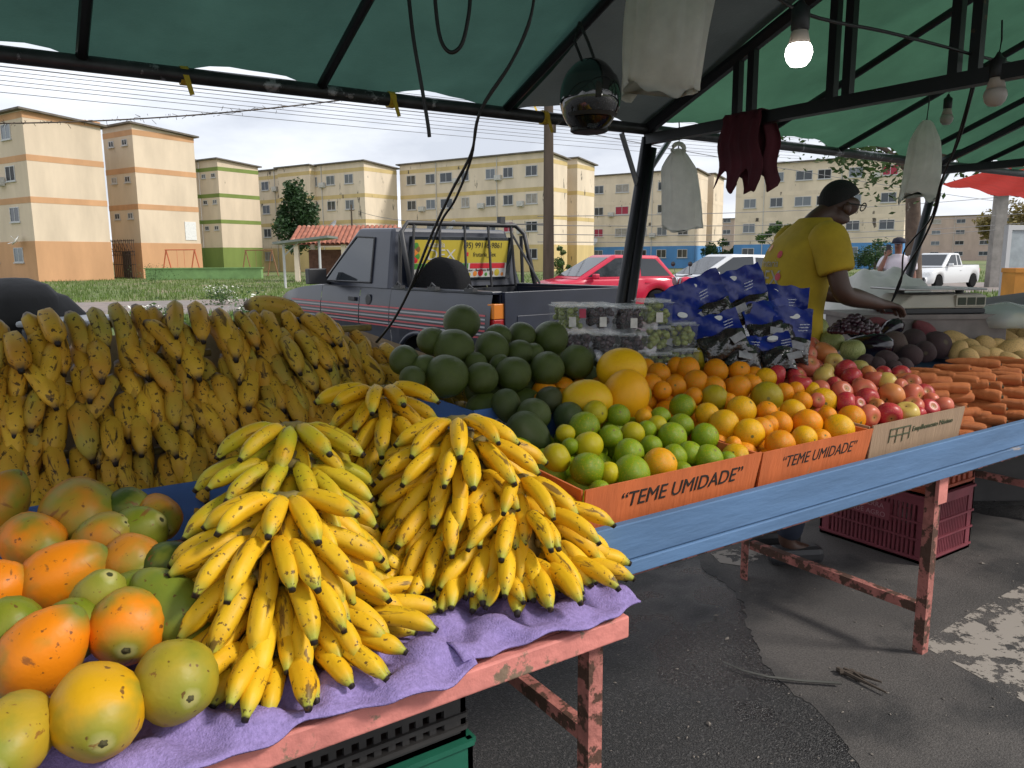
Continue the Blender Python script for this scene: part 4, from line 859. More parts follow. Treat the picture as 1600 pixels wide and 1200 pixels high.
F_car = fruit('carrot_skin', c2=(0.60, 0.16, 0.045), patch=26.0, plo=.4, phi=.7, stretch=(.5, .5, 3.2), end1=[((0.22, 0.12, 0.045), .87, .92), ((.07, .06, .025), .93, .95)], speck=(0.20, 0.06, 0.025), sscale=70, sthr=.62, streak=(0.24, 0.08, 0.03), streak_thr=.60, rough=.6, bump=.9, bscale=70)
F_egg = fruit('eggplant_skin', rough=.16, bump=.0, spec=.7)
ORA = [lathe_mesh('orange', sphere_prof(1, 14, .95, .05, .03), 22, 0, 0, .012, s) for s in (1, 2, 3)]
APP = [lathe_mesh('apple', sphere_prof(1, 14, .92, .22, .34, .10), 22, 5, .012, .012, s) for s in (4, 5)]
AVO = [lathe_mesh('avocado', sphere_prof(1, 14, 1.03, 0, 0, -.08), 22, 0, 0, .014, s) for s in (6, 7)]
AVP = lathe_mesh('avocado', sphere_prof(1, 14, 1.32, 0, 0, -.22), 20, 0, 0, .012, 9)
MEL = lathe_mesh('melon', sphere_prof(1, 16, 1.18), 26, 0, 0, .008, 8)
SQU = lathe_mesh('squash', sphere_prof(1, 14, .94, .08, .10), 30, 10, .022, .006, 9)
POT = [lathe_mesh('potato', sphere_prof(1, 12, f), 18, 0, 0, .05, s, b) for (f, s, b) in ((1.35, 11, .25), (1.15, 12, .0), (1.55, 13, .4))]
BEE = lathe_mesh('beetroot', sphere_prof(1, 12, .92, 0, .12) , 18, 0, 0, .04, 14)
SWE = lathe_mesh('sweet_potato', [(max(.05, math.sin(math.pi * i / 14) ** .7), -2 + 4 * i / 14) for i in range(15)], 16, 0, 0, .07, 15, .8)
def seed_rot(r): return Euler((r.uniform(0, 6.28), r.uniform(0, 6.28), r.uniform(0, 6.28))).to_matrix()
rf = random.Random(31)
PL1 = (.885, 1.44, .27); PL2 = (.90, 1.45, .26)
HEAPS = {}
def heap(name, items, meshes, fm, plane, cols, labels, cat, grp, conv, rmax=None, sink=0.0, rot=None, stem=None, lift=0.0):
    for i, it in enumerate(items):
        px, py, pr = conv(*it[:3]); ci = it[3] if len(it) > 3 else 0
        p, d = at_plane(px, py, *plane); r = pr * d / FPX
        if rmax: r = min(r, rmax)
        if plane in (PL1, PL2): p.y = max(p.y, 1.40 + r)
        col = Vector(cols[ci]) * rf.uniform(.88, 1.1)
        ax = rot(rf) if rot else seed_rot(rf)
        o = link(name, meshes[rf.randrange(len(meshes))], fm, None, p + Vector((0, 0, lift - sink)), ax, (r, r, r), col)
        tag(o, labels[ci], cat, grp)
        if len(items) > 12: HEAPS.setdefault(name + grp, []).append((o, px, py))
        if stem and rf.random() < .8: link('stem', stem, None, o)
def towards(r, tilt=.9):          # blossom or stem end roughly up or to the buyer
    v = Vector((r.gauss(0, tilt), -1 + r.gauss(0, tilt), .6 + r.gauss(0, tilt))); return orient(v, r.uniform(0, 6.28))
LIM = [(783, 803, 72, 1), (930, 745, 70, 1), (925, 855, 85, 0), (1125, 875, 92, 0), (1255, 835, 85, 2), (1025, 870, 55, 1), (910, 665, 76, 0), (1030, 705, 57, 0), (1130, 690, 57, 1), (1195, 675, 46, 0), (1115, 780, 72, 0), (1215, 745, 52, 0), (1310, 705, 70, 0), (1320, 795, 62, 0), (1390, 780, 60, 0), (1475, 805, 70, 0), (1460, 705, 66, 0), (1350, 655, 60, 0), (1065, 610, 56, 0), (960, 598, 60, 1), (1010, 960, 52, 0), (1560, 810, 42, 0), (1385, 875, 52, 0), (825, 690, 46, 1), (845, 748, 42, 0), (1355, 570, 62, 0), (1255, 620, 52, 0), (1180, 615, 40, 2), (1240, 655, 50, 1)]
LC = [(0.17, 0.26, 0.006), (0.44, 0.37, 0.006), (0.70, 0.30, 0.004)]
PL1 = (.885, 1.44, .27)
GL = 'citrus heaped on the blue table'
heap('lime', LIM, ORA, F_lime, PL1, LC, ['green lime orange in the front TEME UMIDADE box', 'yellowish green lime orange in the front TEME UMIDADE box', 'orange-cheeked lime orange in the front TEME UMIDADE box'], 'citrus', GL, Z4, .058, rot=towards)
ORG = [(70, 400, 60), (110, 460, 62), (200, 405, 58), (235, 345, 53), (130, 350, 55, 1), (165, 320, 40), (305, 405, 52), (15, 475, 50), (190, 480, 55), (195, 530, 65, 1), (300, 485, 62), (425, 440, 50, 2), (375, 420, 38), (430, 525, 76, 1), (510, 505, 47), (590, 545, 48), (685, 545, 65, 2), (50, 570, 60, 1), (160, 605, 58, 2), (315, 585, 70, 2), (235, 650, 72, 2), (430, 590, 50), (550, 590, 60, 2), (490, 645, 60), (615, 645, 70), (705, 610, 45), (815, 625, 65), (757, 672, 72, 2), (405, 670, 57), (350, 690, 72, 2), (600, 715, 62, 2), (500, 745, 72), (255, 545, 42), (100, 520, 42), (20, 385, 45), (345, 818, 72, 2), (-60, 420, 55), (-95, 470, 55), (-120, 395, 48), (-150, 450, 46), (-45, 495, 45), (-140, 510, 50, 1), (360, 465, 50), (470, 430, 40), (560, 495, 42), (640, 500, 45, 2), (395, 400, 36), (690, 720, 50), (280, 740, 40), (440, 650, 45), (720, 740, 40, 2)]
OC = [(0.74, 0.245, 0.003), (0.36, 0.28, 0.008), (0.74, 0.38, 0.004)]
heap('orange', ORG, ORA, F_or, PL1, OC, ['deep orange citrus in the heap behind the second box', 'greenish orange in the middle of the citrus heap', 'golden yellow orange at the front of the citrus heap'], 'orange', GL, Z5, .056, rot=towards)
M_stem = mat('fruit_stem', (0.10, 0.06, 0.03), .8)
st = MB(); st.tube([(0, 0, .55), (.03, 0, .75), (.08, 0, .95)], [.035, .03, .04], 5); ST = mesh_of('stem', st.v, st.f, True); ST.materials.append(M_stem)
APL = [(450, 355, 52, 2), (540, 335, 58, 1), (695, 325, 60, 3), (630, 300, 50, 1), (615, 385, 55, 1), (355, 360, 45, 0), (475, 425, 48, 0), (565, 430, 45, 0), (585, 470, 52, 0), (690, 440, 55, 2), (735, 365, 42, 2), (790, 405, 52, 0), (815, 440, 52, 0), (670, 490, 46, 1), (770, 500, 50, 1), (870, 500, 58, 1), (885, 535, 55, 0), (790, 555, 55, 0), (980, 460, 54, 2), (995, 520, 60, 3), (1040, 425, 45, 0), (1085, 465, 46, 1), (1090, 515, 54, 1), (1145, 510, 46, 0), (1095, 570, 50, 1), (890, 610, 54, 1), (985, 605, 60, 0), (1065, 600, 58, 2), (1165, 580, 48, 0), (1230, 570, 50, 1), (920, 445, 46, 1), (895, 418, 38, 3), (525, 400, 42, 2), (620, 330, 40, 1), (840, 560, 40, 0), (660, 540, 36, 1), (930, 570, 40, 3), (700, 405, 36, 2), (855, 475, 40, 1), (1035, 480, 40, 1), (430, 395, 36, 0), (1180, 540, 38, 1), (740, 470, 40, 0), (960, 420, 38, 0), (1130, 610, 42, 0)]
AC = [(0.40, 0.022, 0.04), (0.56, 0.13, 0.08), (0.58, 0.42, 0.10), (0.60, 0.22, 0.07)]
PL2 = (.90, 1.45, .26)
heap('apple', APL, APP, F_app, PL2, AC, ['dark crimson apple in the apple heap', 'pink-red apple in the apple heap', 'yellow-green blushed apple in the apple heap', 'orange-red apple in the apple heap'], 'apple', 'apples heaped on the blue table', Z5, .050, rot=lambda r: towards(r, .8), stem=ST)
# filling layers under the visible fruit
def fill(name, u0, u1, v0, v1, plane, rad, mesh, fm, col, label, cat, grp, dz=.062):
    v = v0; row = 0
    while v < v1:
        u = u0 + (row % 2) * rad
        while u < u1:
            z = plane[0] + plane[2] * (v - plane[1]) - dz
            o = link(name, mesh[rf.randrange(len(mesh))], fm, None, (u + rf.uniform(-.01, .01), v + rf.uniform(-.01, .01), z + rf.uniform(-.008, .006)), seed_rot(rf), (rad, rad, rad), Vector(col) * rf.uniform(.85, 1.1)); tag(o, label, cat, grp)
            u += rad * 2.02
        v += rad * 1.78; row += 1
fill('lime', 1.18, 1.72, 1.45, 1.80, PL1, .045, ORA, F_lime, LC[0], 'green lime orange lying low under the lime heap', 'citrus', GL)
fill('orange', 1.82, 2.30, 1.45, 2.10, PL1, .045, ORA, F_or, OC[0], 'orange lying low under the citrus heap', 'orange', GL)
fill('orange', 1.45, 1.80, 1.84, 2.10, PL1, .045, ORA, F_or, OC[0], 'orange lying low under the citrus heap', 'orange', GL)
fill('apple', 2.38, 2.92, 1.45, 2.08, PL2, .043, APP, F_app, AC[1], 'apple lying low under the apple heap', 'apple', 'apples heaped on the blue table')
# avocados
fill('avocado', 1.26, 1.96, 2.05, 2.36, (1.05, 2.0, .42), .07, AVO, F_avo, (0.07, 0.10, 0.012), 'avocado lying low under the avocado heap', 'avocado', 'round avocados in the blue box', .115)
AV = [(355, 185, 84), (215, 270, 66), (318, 305, 94), (490, 305, 80), (520, 250, 60), (625, 245, 63), (755, 258, 80), (95, 360, 70), (185, 395, 64), (287, 430, 100), (447, 440, 76), (590, 420, 82), (740, 395, 80), (875, 365, 80), (620, 325, 62), (420, 370, 50), (680, 330, 50), (530, 380, 50), (130, 440, 60)]
AVL = ['topmost round avocado crowning the avocado heap', 'left shoulder avocado just below the topmost one', 'large avocado directly below the topmost one', 'avocado right of the large central one', 'avocado in the shadow behind the upper row', 'avocado at the back under the tailgate edge', 'upper right avocado near the grape boxes', 'leftmost avocado beside the plantains', 'low left avocado between two larger ones', 'biggest avocado at the front left of the box', 'front avocado second from the biggest', 'front avocado in the middle of the box', 'front right avocado of the box', 'far right avocado next to the grape boxes', 'small avocado deep in the middle of the heap', 'avocado hidden between the central ones', 'avocado wedged under the upper right one', 'avocado wedged behind the front middle one', 'avocado mostly hidden at the left front']
for (x, y, r), lab in zip(AV, AVL): heap('avocado', [(x, y, r)], AVO, F_avo, (1.05, 2.0, .42), [(0.075, 0.105, 0.012)], [lab], 'avocado', 'round avocados in the blue box', Z4, .085)
heap('avocado', [(660, 690, 88)], [AVP], F_avo, (.97, 1.85, .3), [(0.05, 0.08, 0.015)], ['long pear-shaped avocado in front of the blue box'], 'avocado', 'loose avocados', Z4, .08, rot=lambda r: orient(RIGHT * .8 - UPV * .5 - FWD * .2))
heap('avocado', [(560, 570, 66)], [AVP], F_avo, (.98, 1.85, .3), [(0.055, 0.085, 0.016)], ['pear-shaped avocado leaning on the blue box beside the bananas'], 'avocado', 'loose avocados', Z4, .07, rot=lambda r: orient(RIGHT * .3 - UPV * .9))
heap('avocado', [(682, 605, 80)], AVO, F_avo, (.99, 1.85, .3), [(0.07, 0.10, 0.018)], ['shiny round avocado below the blue box front'], 'avocado', 'loose avocados', Z4, .075)
heap('avocado', [(752, 535, 62)], AVO, F_avo, (1.0, 1.9, .3), [(0.045, 0.05, 0.014)], ['brownish avocado beside the yellow melon'], 'avocado', 'loose avocados', Z4, .07)
heap('avocado', [(840, 615, 72)], AVO, F_avo, (.97, 1.85, .3), [(0.05, 0.085, 0.016)], ['dark avocado at the edge of the lime heap'], 'avocado', 'loose avocados', Z4, .07)
MC = (0.76, 0.43, 0.006)
heap('melon', [(1080, 398, 100)], [MEL], F_mel, (1.07, 1.95, .4), [MC], ['yellow melon topmost of three behind the limes'], 'melon', 'yellow melons', Z4, .11, rot=lambda r: orient(RIGHT * .9 + UPV * .1 - FWD * .4))
heap('melon', [(1095, 525, 112)], [MEL], F_mel, (1.0, 1.88, .3), [(.76, .36, .006)], ['deep orange-yellow melon below the topmost melon'], 'melon', 'yellow melons', Z4, .11, rot=lambda r: orient(RIGHT * .3 + UPV * .9))
heap('melon', [(920, 545, 104)], [MEL], F_mel, (.99, 1.85, .3), [(.76, .46, .008)], ['oblong yellow melon lying left of the other melons'], 'melon', 'yellow melons', Z4, .10, rot=lambda r: orient(-RIGHT - UPV * .1))
# squash, beets, eggplants, roots
PL3 = (1.03, 1.95, .32); SC_ = (0.42, 0.44, 0.16)
for it, lab in (((650, 215, 60), 'striped pale green squash standing highest beside the blue bags'), ((725, 272, 55), 'pale round squash below the striped one'), ((820, 312, 55), 'smooth pale green squash beside the eggplants'), ((565, 300, 42), 'pale squash half hidden behind the apples'), ((850, 395, 44), 'yellowish squash among the apples')):
    heap('squash', [it], [SQU], F_squ, PL3, [SC_ if it[0] != 850 else (.5, .36, .09)], [lab], 'squash', 'pale squashes', Z5, .075, rot=lambda r: orient(Vector((r.gauss(0, .3), r.gauss(0, .3), 1))))
BET = [(1010, 290, 66), (1095, 270, 58), (1085, 335, 52), (1205, 290, 66), (975, 365, 56), (880, 370, 42), (1000, 405, 50), (1050, 390, 48), (930, 385, 46), (1150, 320, 50)]
BL = ['grey-brown beetroot with clear crown at the front of the beets', 'dark beetroot behind the grey-brown one', 'small dark beetroot above the carrots', 'purplish beetroot next to the potatoes', 'dark beetroot low beside the squash', 'small beetroot in the shade of the eggplants', 'beetroot in the shadow behind the apples', 'beetroot deep in the shade left of the carrots', 'beetroot between squash and apples in shade', 'beetroot wedged behind the carrot tips']
for it, lab in zip(BET, BL): heap('beetroot', [it], [BEE], F_root, PL3, [(0.10, 0.065, 0.055) if it[0] == 1010 else (0.055, 0.032, 0.036)], [lab], 'beetroot', 'beetroots', Z5, .075)
egp = [(.012, -.9), (.3, -.86), (.48, -.6), (.55, -.25), (.5, .1), (.38, .5), (.26, .8), (.14, .95), (.02, 1.0)]
EGG = lathe_mesh('eggplant', egp, 18, 0, 0, .01, 3, .2); cal = MB(); cal.lathe([(.2, .80), (.24, .84), (.18, .96), (.06, 1.02), (.05, 1.25)], 8); CAL = mesh_of('calyx', cal.v, cal.f, True); CAL.materials.append(mat('calyx_green', (.06, .09, .03), .7))
for it, dr_, lab in (((870, 235, 80), RIGHT * .9 - UPV * .2, 'glossy black eggplant lying behind the squashes'), ((900, 290, 100), RIGHT * .8 - FWD * .5, 'large glossy eggplant in front of the others'), ((985, 225, 70), RIGHT * .5 + UPV * .4, 'eggplant with its end raised by the sweet potatoes')):
    px, py, pr = Z5(*it); p, d = at_plane(px, py, *PL3); s = pr * d / FPX * 1.1; e = link('eggplant', EGG, F_egg, None, p, orient(dr_), (s, s, s), (0.012, 0.006, 0.012)); tag(e, lab, 'eggplant', 'eggplants'); link('calyx', CAL, None, e)
for it, dr_, sl, lab in (((1060, 190, 58), RIGHT - FWD * .8, .7, 'thick reddish sweet potato at the front of its pile'), ((1180, 165, 60), RIGHT * .9 - UPV * .3, .95, 'long pink sweet potato lying on top by the scale'), ((1150, 235, 52), RIGHT * .6 - UPV * .6, .8, 'maroon sweet potato below the long pink one'), ((985, 180, 50), RIGHT, .8, 'dusty sweet potato in front of the grey box'), ((920, 195, 42), RIGHT, .8, 'sweet potato at the left behind the eggplants'), ((1110, 140, 44), RIGHT, .8, 'sweet potato under the edge of the scale')):
    px, py, pr = Z5(*it); p, d = at_plane(px, py, *PL3); r = pr * d / FPX; tag(link('sweet_potato', SWE, F_root, None, p, orient(dr_), (r * .85, r * .85, r * sl), (0.22, 0.055, 0.065)), lab, 'sweet potato', 'sweet potatoes')
PTS = [(1215, 230, 36), (1290, 270, 44), (1335, 190, 46), (1360, 240, 56), (1410, 215, 40), (1460, 245, 56), (1500, 195, 48), (1355, 305, 44), (1420, 290, 46), (1525, 270, 44), (1530, 320, 56), (1575, 220, 54), (1585, 300, 48), (1590, 355, 42), (1640, 250, 55), (1650, 320, 55), (1480, 300, 44), (1300, 320, 40), (1400, 330, 40), (1270, 215, 40), (1450, 190, 40), (1560, 180, 44), (1700, 280, 55), (1620, 190, 50), (1700, 200, 50), (1250, 290, 36), (1470, 345, 44), (1540, 370, 44), (1640, 390, 50), (1350, 345, 40), (1750, 240, 55), (1730, 330, 55)]
heap('potato', PTS, POT, F_pot, PL3, [(0.60, 0.39, 0.15)], ['tan potato in the potato heap behind the carrots'], 'potato', 'potatoes heaped behind the carrots', Z5, .075, rot=lambda r: orient(RIGHT * r.uniform(.5, 1) + FWD * r.uniform(-.8, .8) + UPV * r.gauss(0, .3)))
# carrots: thick ends to the right
cp_ = [(.10, 0), (.22, .12), (.36, .35), (.56, .8), (.74, 1.4), (.86, 2.1), (.95, 2.9), (1.0, 3.6), (1.0, 4.1), (.93, 4.35), (.72, 4.5), (.45, 4.52), (.36, 4.62), (.30, 4.64)]
def car_prof(sd):
    r_ = random.Random(sd); out_ = []
    for i in range(34):
        z = 4.3 * i / 33
        for (ra, za), (rb_, zb) in zip(cp_, cp_[1:]):
            if za <= z <= zb: rad = ra + (rb_ - ra) * (z - za) / max(1e-6, zb - za); break
        out_.append((rad * (1 - (.07 if r_.random() < .3 else r_.uniform(0, .025))), z - 2.3))
    return out_ + [(.90, 2.08), (.74, 2.2), (.50, 2.22), (.42, 2.14), (.30, 2.14), (.26, 2.34), (.2, 2.36)]
CAR = [lathe_mesh('carrot', car_prof(s), 14, 0, 0, .04, s, b) for (s, b) in ((1, .6), (2, -.5), (3, .0), (4, .3))]
rc_ = random.Random(77); rown = ['bottom', 'second', 'third', 'fourth', 'fifth', 'top']
for L in range(5):
    nv = 6 - (L // 2)
    for j in range(nv):
        for c in range(5):
            u = 2.985 + c * .20 + rc_.uniform(-.05, .05) + L * .012; v = 1.405 + L * .035 + j * .058 + rc_.uniform(-.012, .012); z = .765 + .043 * L + .010 * j + rc_.uniform(-.008, .008)
            dirn = -RIGHT + FWD * (rc_.uniform(.0, .3) if c == 0 else rc_.uniform(.35, 1.0)) + UPV * rc_.gauss(0, .07)
            s = rc_.uniform(.019, .026); v = max(v, 1.362 + abs(dirn.normalized().y) * 2.35 * s * 1.8 + s * .5)
            o = link('carrot', CAR[rc_.randrange(4)], F_car, None, (u, v, z), orient(dirn, rc_.uniform(0, 6)), (s, s, s * rc_.uniform(1.5, 2.0)), Vector((0.72, 0.235, 0.07)) * rc_.uniform(.85, 1.12))
            tag(o, 'orange carrot, %s layer of the stack, %s row from the front, %s from left' % (rown[L], ['first', 'second', 'third', 'fourth', 'fifth', 'sixth'][j], ['first', 'second', 'third', 'fourth', 'fifth'][c]), 'carrot', 'carrots stacked on the blue table')
# ------------------------------------------------------------------ grapes, bags, scale
ico = bmesh.new(); bmesh.ops.create_icosphere(ico, subdivisions=2, radius=1.0); ico.verts.ensure_lookup_table()
IV = [v.co.copy() for v in ico.verts]; IF = [tuple(v.index for v in f.verts) for f in ico.faces]; ico.free()
def balls(pts, rad, m, name, parent=None, loc=(0, 0, 0), r=None):
    mb = MB(); r = r or random.Random(len(pts))
    for p in pts: k = rad * r.uniform(.88, 1.1); mb.add([Vector(p) + v * k for v in IV], IF)
    return mb.build(name, m, parent, loc, smooth=True)
M_clear = clear_mat('clear_plastic', (.85, .88, .88), .07, .08); M_rim = clear_mat('clear_plastic_rim', (.85, .87, .87), .28, .2)
M_gg = mat('green_grape', (0.26, 0.30, 0.07), .3, var=.3, vscale=20, trans=.15); M_gd = mat('dark_grape', (0.035, 0.010, 0.018), .3, var=.4, vscale=20)
M_lab = mat('paper_label', (.62, .60, .56), .7, var=.3, vscale=30); M_labr = mat('red_label', (.42, .04, .08), .6)
TH = -A + R(10); ci = 0
rownm = ['upper', 'middle', 'bottom']
for (px, py, kind, row, d) in ((895, 495, 'l', 0, 2.86), (943, 495, 'd', 0, 2.88), (991, 497, 'd', 0, 2.9), (1031, 488, 'g', 0, 2.93), (907, 537, 'd', 1, 2.84), (950, 539, 'd', 1, 2.86), (992, 540, 'd', 1, 2.88), (1031, 529, 'g', 1, 2.9), (1070, 523, 'g', 1, 2.93), (955, 578, 'd', 2, 2.84), (994, 578, 'd', 2, 2.86), (1033, 570, 'g', 2, 2.88), (1072, 564, 'g', 2, 2.9)):
    p = at_d(px, py, d); w, h, dp = .108, .098, .17
    col = {'l': 'leafy green', 'd': 'dark red', 'g': 'pale green'}[kind]; ci += 1
    root = empty('grape_box', p - Vector((0, 0, h / 2)), TH, 'clear plastic box of %s grapes, %s row, %s column from the avocados' % (col, rownm[row], ['first', 'second', 'third', 'fourth', 'fifth'][round((px - 895) / 43)]), 'grape box', 'clear grape boxes')
    c = MB(); c.add([(-w * .46, 0, 0), (w * .46, 0, 0), (w * .46, dp, 0), (-w * .46, dp, 0), (-w * .5, -.003, h * .86), (w * .5, -.003, h * .86), (w * .5, dp, h * .86), (-w * .5, dp, h * .86)], [(0, 3, 2, 1), (0, 1, 5, 4), (1, 2, 6, 5), (2, 3, 7, 6), (3, 0, 4, 7)]); c.build('tub', M_clear, root, bevel=.006)
    c = MB(); c.box(-w * .53, w * .53, -.007, dp + .005, h * .86, h * .89); c.box(-w * .44, w * .44, .008, dp - .012, h * .89, h * .985); c.build('lid', M_rim, root, bevel=.004)
    rr = random.Random(ci); pts = [(rr.uniform(-.36, .36) * w, .013 + rr.random() ** 1.5 * (dp - .03), .012 + rr.uniform(0, .66) * h) for _ in range(46)]
    o = balls(pts, .0125, M_gg if kind != 'd' else M_gd, 'grapes', root, r=rr); o['kind'] = 'stuff'
    if kind == 'l' or row == 0: c = MB(); c.box(-w * .15, w * .1, -.0065, -.005, h * .12, h * .5); c.build('label', M_lab, root)
    if kind == 'l': c = MB(); c.box(w * .22, w * .45, -.0068, -.005, h * .45, h * .8); c.build('red_label', M_labr, root)
# pallet of cartons lifting the rear rows
m = MB(); m.box(2.02, 2.72, 1.98, 2.32, .925, 1.005); tag(m.build('carton', M_card, None), 'flat carton under the grape boxes and blue bags', 'box')
rr = random.Random(9); c0 = at_d(1335, 505, 3.25)
o = balls([((lambda a, q: (q * .125 * math.cos(a), q * .085 * math.sin(a), (1 - q * q) * .06 * rr.random()))(rr.uniform(0, 6.28), rr.random() ** .6)) for _ in range(230)], .0135, M_gd, 'grape_bunch', None, c0 - Vector((0, 0, .03)), rr); tag(o, 'heap of loose black grapes behind the squashes', 'grapes', kind='stuff')
M_bbag = mat('blue_print', (0.008, 0.022, 0.21), .3, var=.25, vscale=14, bump=.25, bscale=20); M_cont = mat('bagged_black_beans', (0.030, 0.024, 0.022), .14, var=.6, vscale=40, bump=.9, bscale=26, spec=.9, wear=(.09, .09, .095), wscale=34, wthr=.62)
M_gryl0 = mat('faded_label', (.30, .30, .31), .5, var=.4, vscale=40)
def bean_bag(px, py, d, roll, label, w=.22, tilt=-15, hh=.10):
    p = at_d(px, py, d); root = empty('bean_bag', p, 0, label, 'bag', 'blue-topped bags of black beans')
    root.rotation_euler = (Matrix.Rotation(-A + R(rr.uniform(-14, 14)), 3, 'Z') @ Matrix.Rotation(R(tilt), 3, 'X') @ Matrix.Rotation(R(roll), 3, 'Y')).to_euler()
    nx, nz = 12, 5; vs = []; fs = []
    for s in (-1, 1):
        for i in range(nx + 1):
            for j in range(nz + 1): x = -w / 2 + w * i / nx; z = -hh / 2 + hh * j / nz; vs.append((x, s * .003 + .014 * math.sin(x * 34 + px) * (1 - .6 * j / nz) + .009 * math.sin(z * 55 + x * 48 + py), z + .004 * math.sin(i * 1.7 + py)))
    n1 = (nx + 1) * (nz + 1)
    for i in range(nx):
        for j in range(nz): a = i * (nz + 1) + j; fs.append((a, a + nz + 1, a + nz + 2, a + 1)); fs.append((n1 + a, n1 + a + 1, n1 + a + nz + 2, n1 + a + nz + 1))
    link('header', mesh_of('header', vs, fs, True), M_bbag, root)
    mb = MB(); mb.lathe([(.014, -.006), (.014, .006)], 14, 'Y', Matrix.Diagonal((1.5, 1, .8, 1))); mb.build('hang_hole', M_white, root, (rr.uniform(-.03, .03), 0, hh * .22))
    for k in range(3): mb = MB(); mb.box(-.018 - .004 * k, .02 - .005 * k, -.0165, -.0155, -.012 * k - .004, -.012 * k); mb.build('printed_line', M_rim, root, (.045, 0, -.004), (0, R(-6), 0))
    nx, nz = 14, 12; vs = []; fs = []; bh = .10
    for s in (-1, 1):
        for i in range(nx + 1):
            for j in range(nz + 1):
                x = -w / 2 + w * i / nx; t = j / nz; z = -hh / 2 - bh * t; k = math.sin(math.pi * i / nx) ** .5 * (math.sin(math.pi * min(1, t * .9 + .08)) ** .5)
                vs.append((x * (1 - .06 * math.sin(3 * t)), s * (.004 + .036 * k + .006 * math.sin(x * 90 + t * 14 + px) * k), z + .006 * math.sin(x * 50)))
    n1 = (nx + 1) * (nz + 1)
    for i in range(nx):
        for j in range(nz): a = i * (nz + 1) + j; fs.append((a, a + 1, a + nz + 2, a + nz + 1)); fs.append((n1 + a, n1 + a + nz + 1, n1 + a + nz + 2, n1 + a + 1))
    link('pouch', mesh_of('pouch', vs, fs, True), M_cont, root)
    mb = MB(); mb.box(-.026, .026, -.047, -.045, -.115, -.085); mb.build('label', M_gryl0, root, (rr.uniform(-.05, .05), 0, 0), (0, R(rr.uniform(-20, 20)), 0))
for a in ((1080, 461, 3.12, -24, 'blue-topped bean bag tilted up at the left of the pile', .27, -12, .125), (1150, 445, 3.18, -17, 'blue-topped bean bag standing highest of the pile', .23, -10, .125), (1218, 465, 3.24, 6, 'blue-topped bean bag with white hang hole beside the man', .23, -12, .105),
          (1198, 488, 3.12, -6, 'blue-topped bean bag in the middle behind smaller ones', .2, -25, .10), (1238, 505, 3.08, 4, 'blue-topped bean bag upright at the right end of the pile', .15, -18, .13), (1118, 507, 3.0, -20, 'blue-topped bean bag low at the left over the grapes', .19, -30, .09),
          (1062, 503, 3.04, 10, 'blue-topped bean bag behind the green grape boxes', .17, -20, .13), (1160, 533, 2.99, 14, 'small blue-topped bag folded over in the front row', .15, -40, .06), (1208, 535, 2.99, -10, 'small crumpled blue-topped bag beside the squash', .13, -40, .075)): bean_bag(*a)
# grey box and scale
p = at_d(1462, 520, 3.86); m = MB(); w_ = .36
rt = empty('grey_carton', (p.x, p.y, .93), -A, 'dusty grey carton serving as stand for the scale', 'box'); m.box(-.40, .36, 0, .4, 0, .225); m.build('body', mat('dusty_carton', (.22, .19, .175), .85, var=.3, vscale=8), rt, bevel=.01)
m = MB(); m.box(-.41, .37, -.01, .41, .205, .228); m.build('lid', mat('dusty_carton', (1, 1, 1)), rt)
p = at_d(1465, 487, 3.86); scl = empty('weighing_scale', (p.x, p.y, 1.160), -A + R(4), 'beige electronic weighing scale with steel platter and three displays', 'scale')
M_bei = mat('beige_plastic', (.44, .41, .33), .5, var=.12); M_dk = mat('dark_plastic', (.03, .03, .032), .5)
m = MB(); m.add([(-.24, 0, .028), (.25, 0, .028), (.25, .3, .028), (-.24, .3, .028), (-.12, .02, .095), (.245, .015, .10), (.245, .28, .10), (-.12, .28, .095)], [(0, 3, 2, 1), (4, 5, 6, 7), (0, 1, 5, 4), (1, 2, 6, 5), (2, 3, 7, 6), (3, 0, 4, 7)]); m.build('housing', M_bei, scl, bevel=.008)
m = MB(); m.box(-.17, .25, -.003, .3, 0, .027); m.build('base', M_dk, scl, bevel=.006)
m = MB(); m.box(.09, .247, -.004, .012, .036, .093); m.build('display_panel', M_bei, scl, (0, 0, 0), bevel=.003)
for k in range(3): m = MB(); m.box(.10 + .049 * k, .14 + .049 * k, -.008, -.0045, .045, .082); m.build('display', M_glass, scl)
m = MB(); m.box(-.19, .24, -.02, .31, .118, .128); m.build('platter', mat('brushed_steel', (.38, .37, .36), .35, .8), scl, bevel=.004)
for x in (-.12, .2): m = MB(); m.lathe([(.02, .096), (.02, .118)], 10); m.build('support', M_dk, scl, (x, .14, 0))
for k in range(3): m = MB(); m.box(-.13 + .06 * k, -.09 + .06 * k, .004, .012, .055, .068); m.build('key', M_dk, scl, (0, 0, 0), (R(-6), 0, 0))

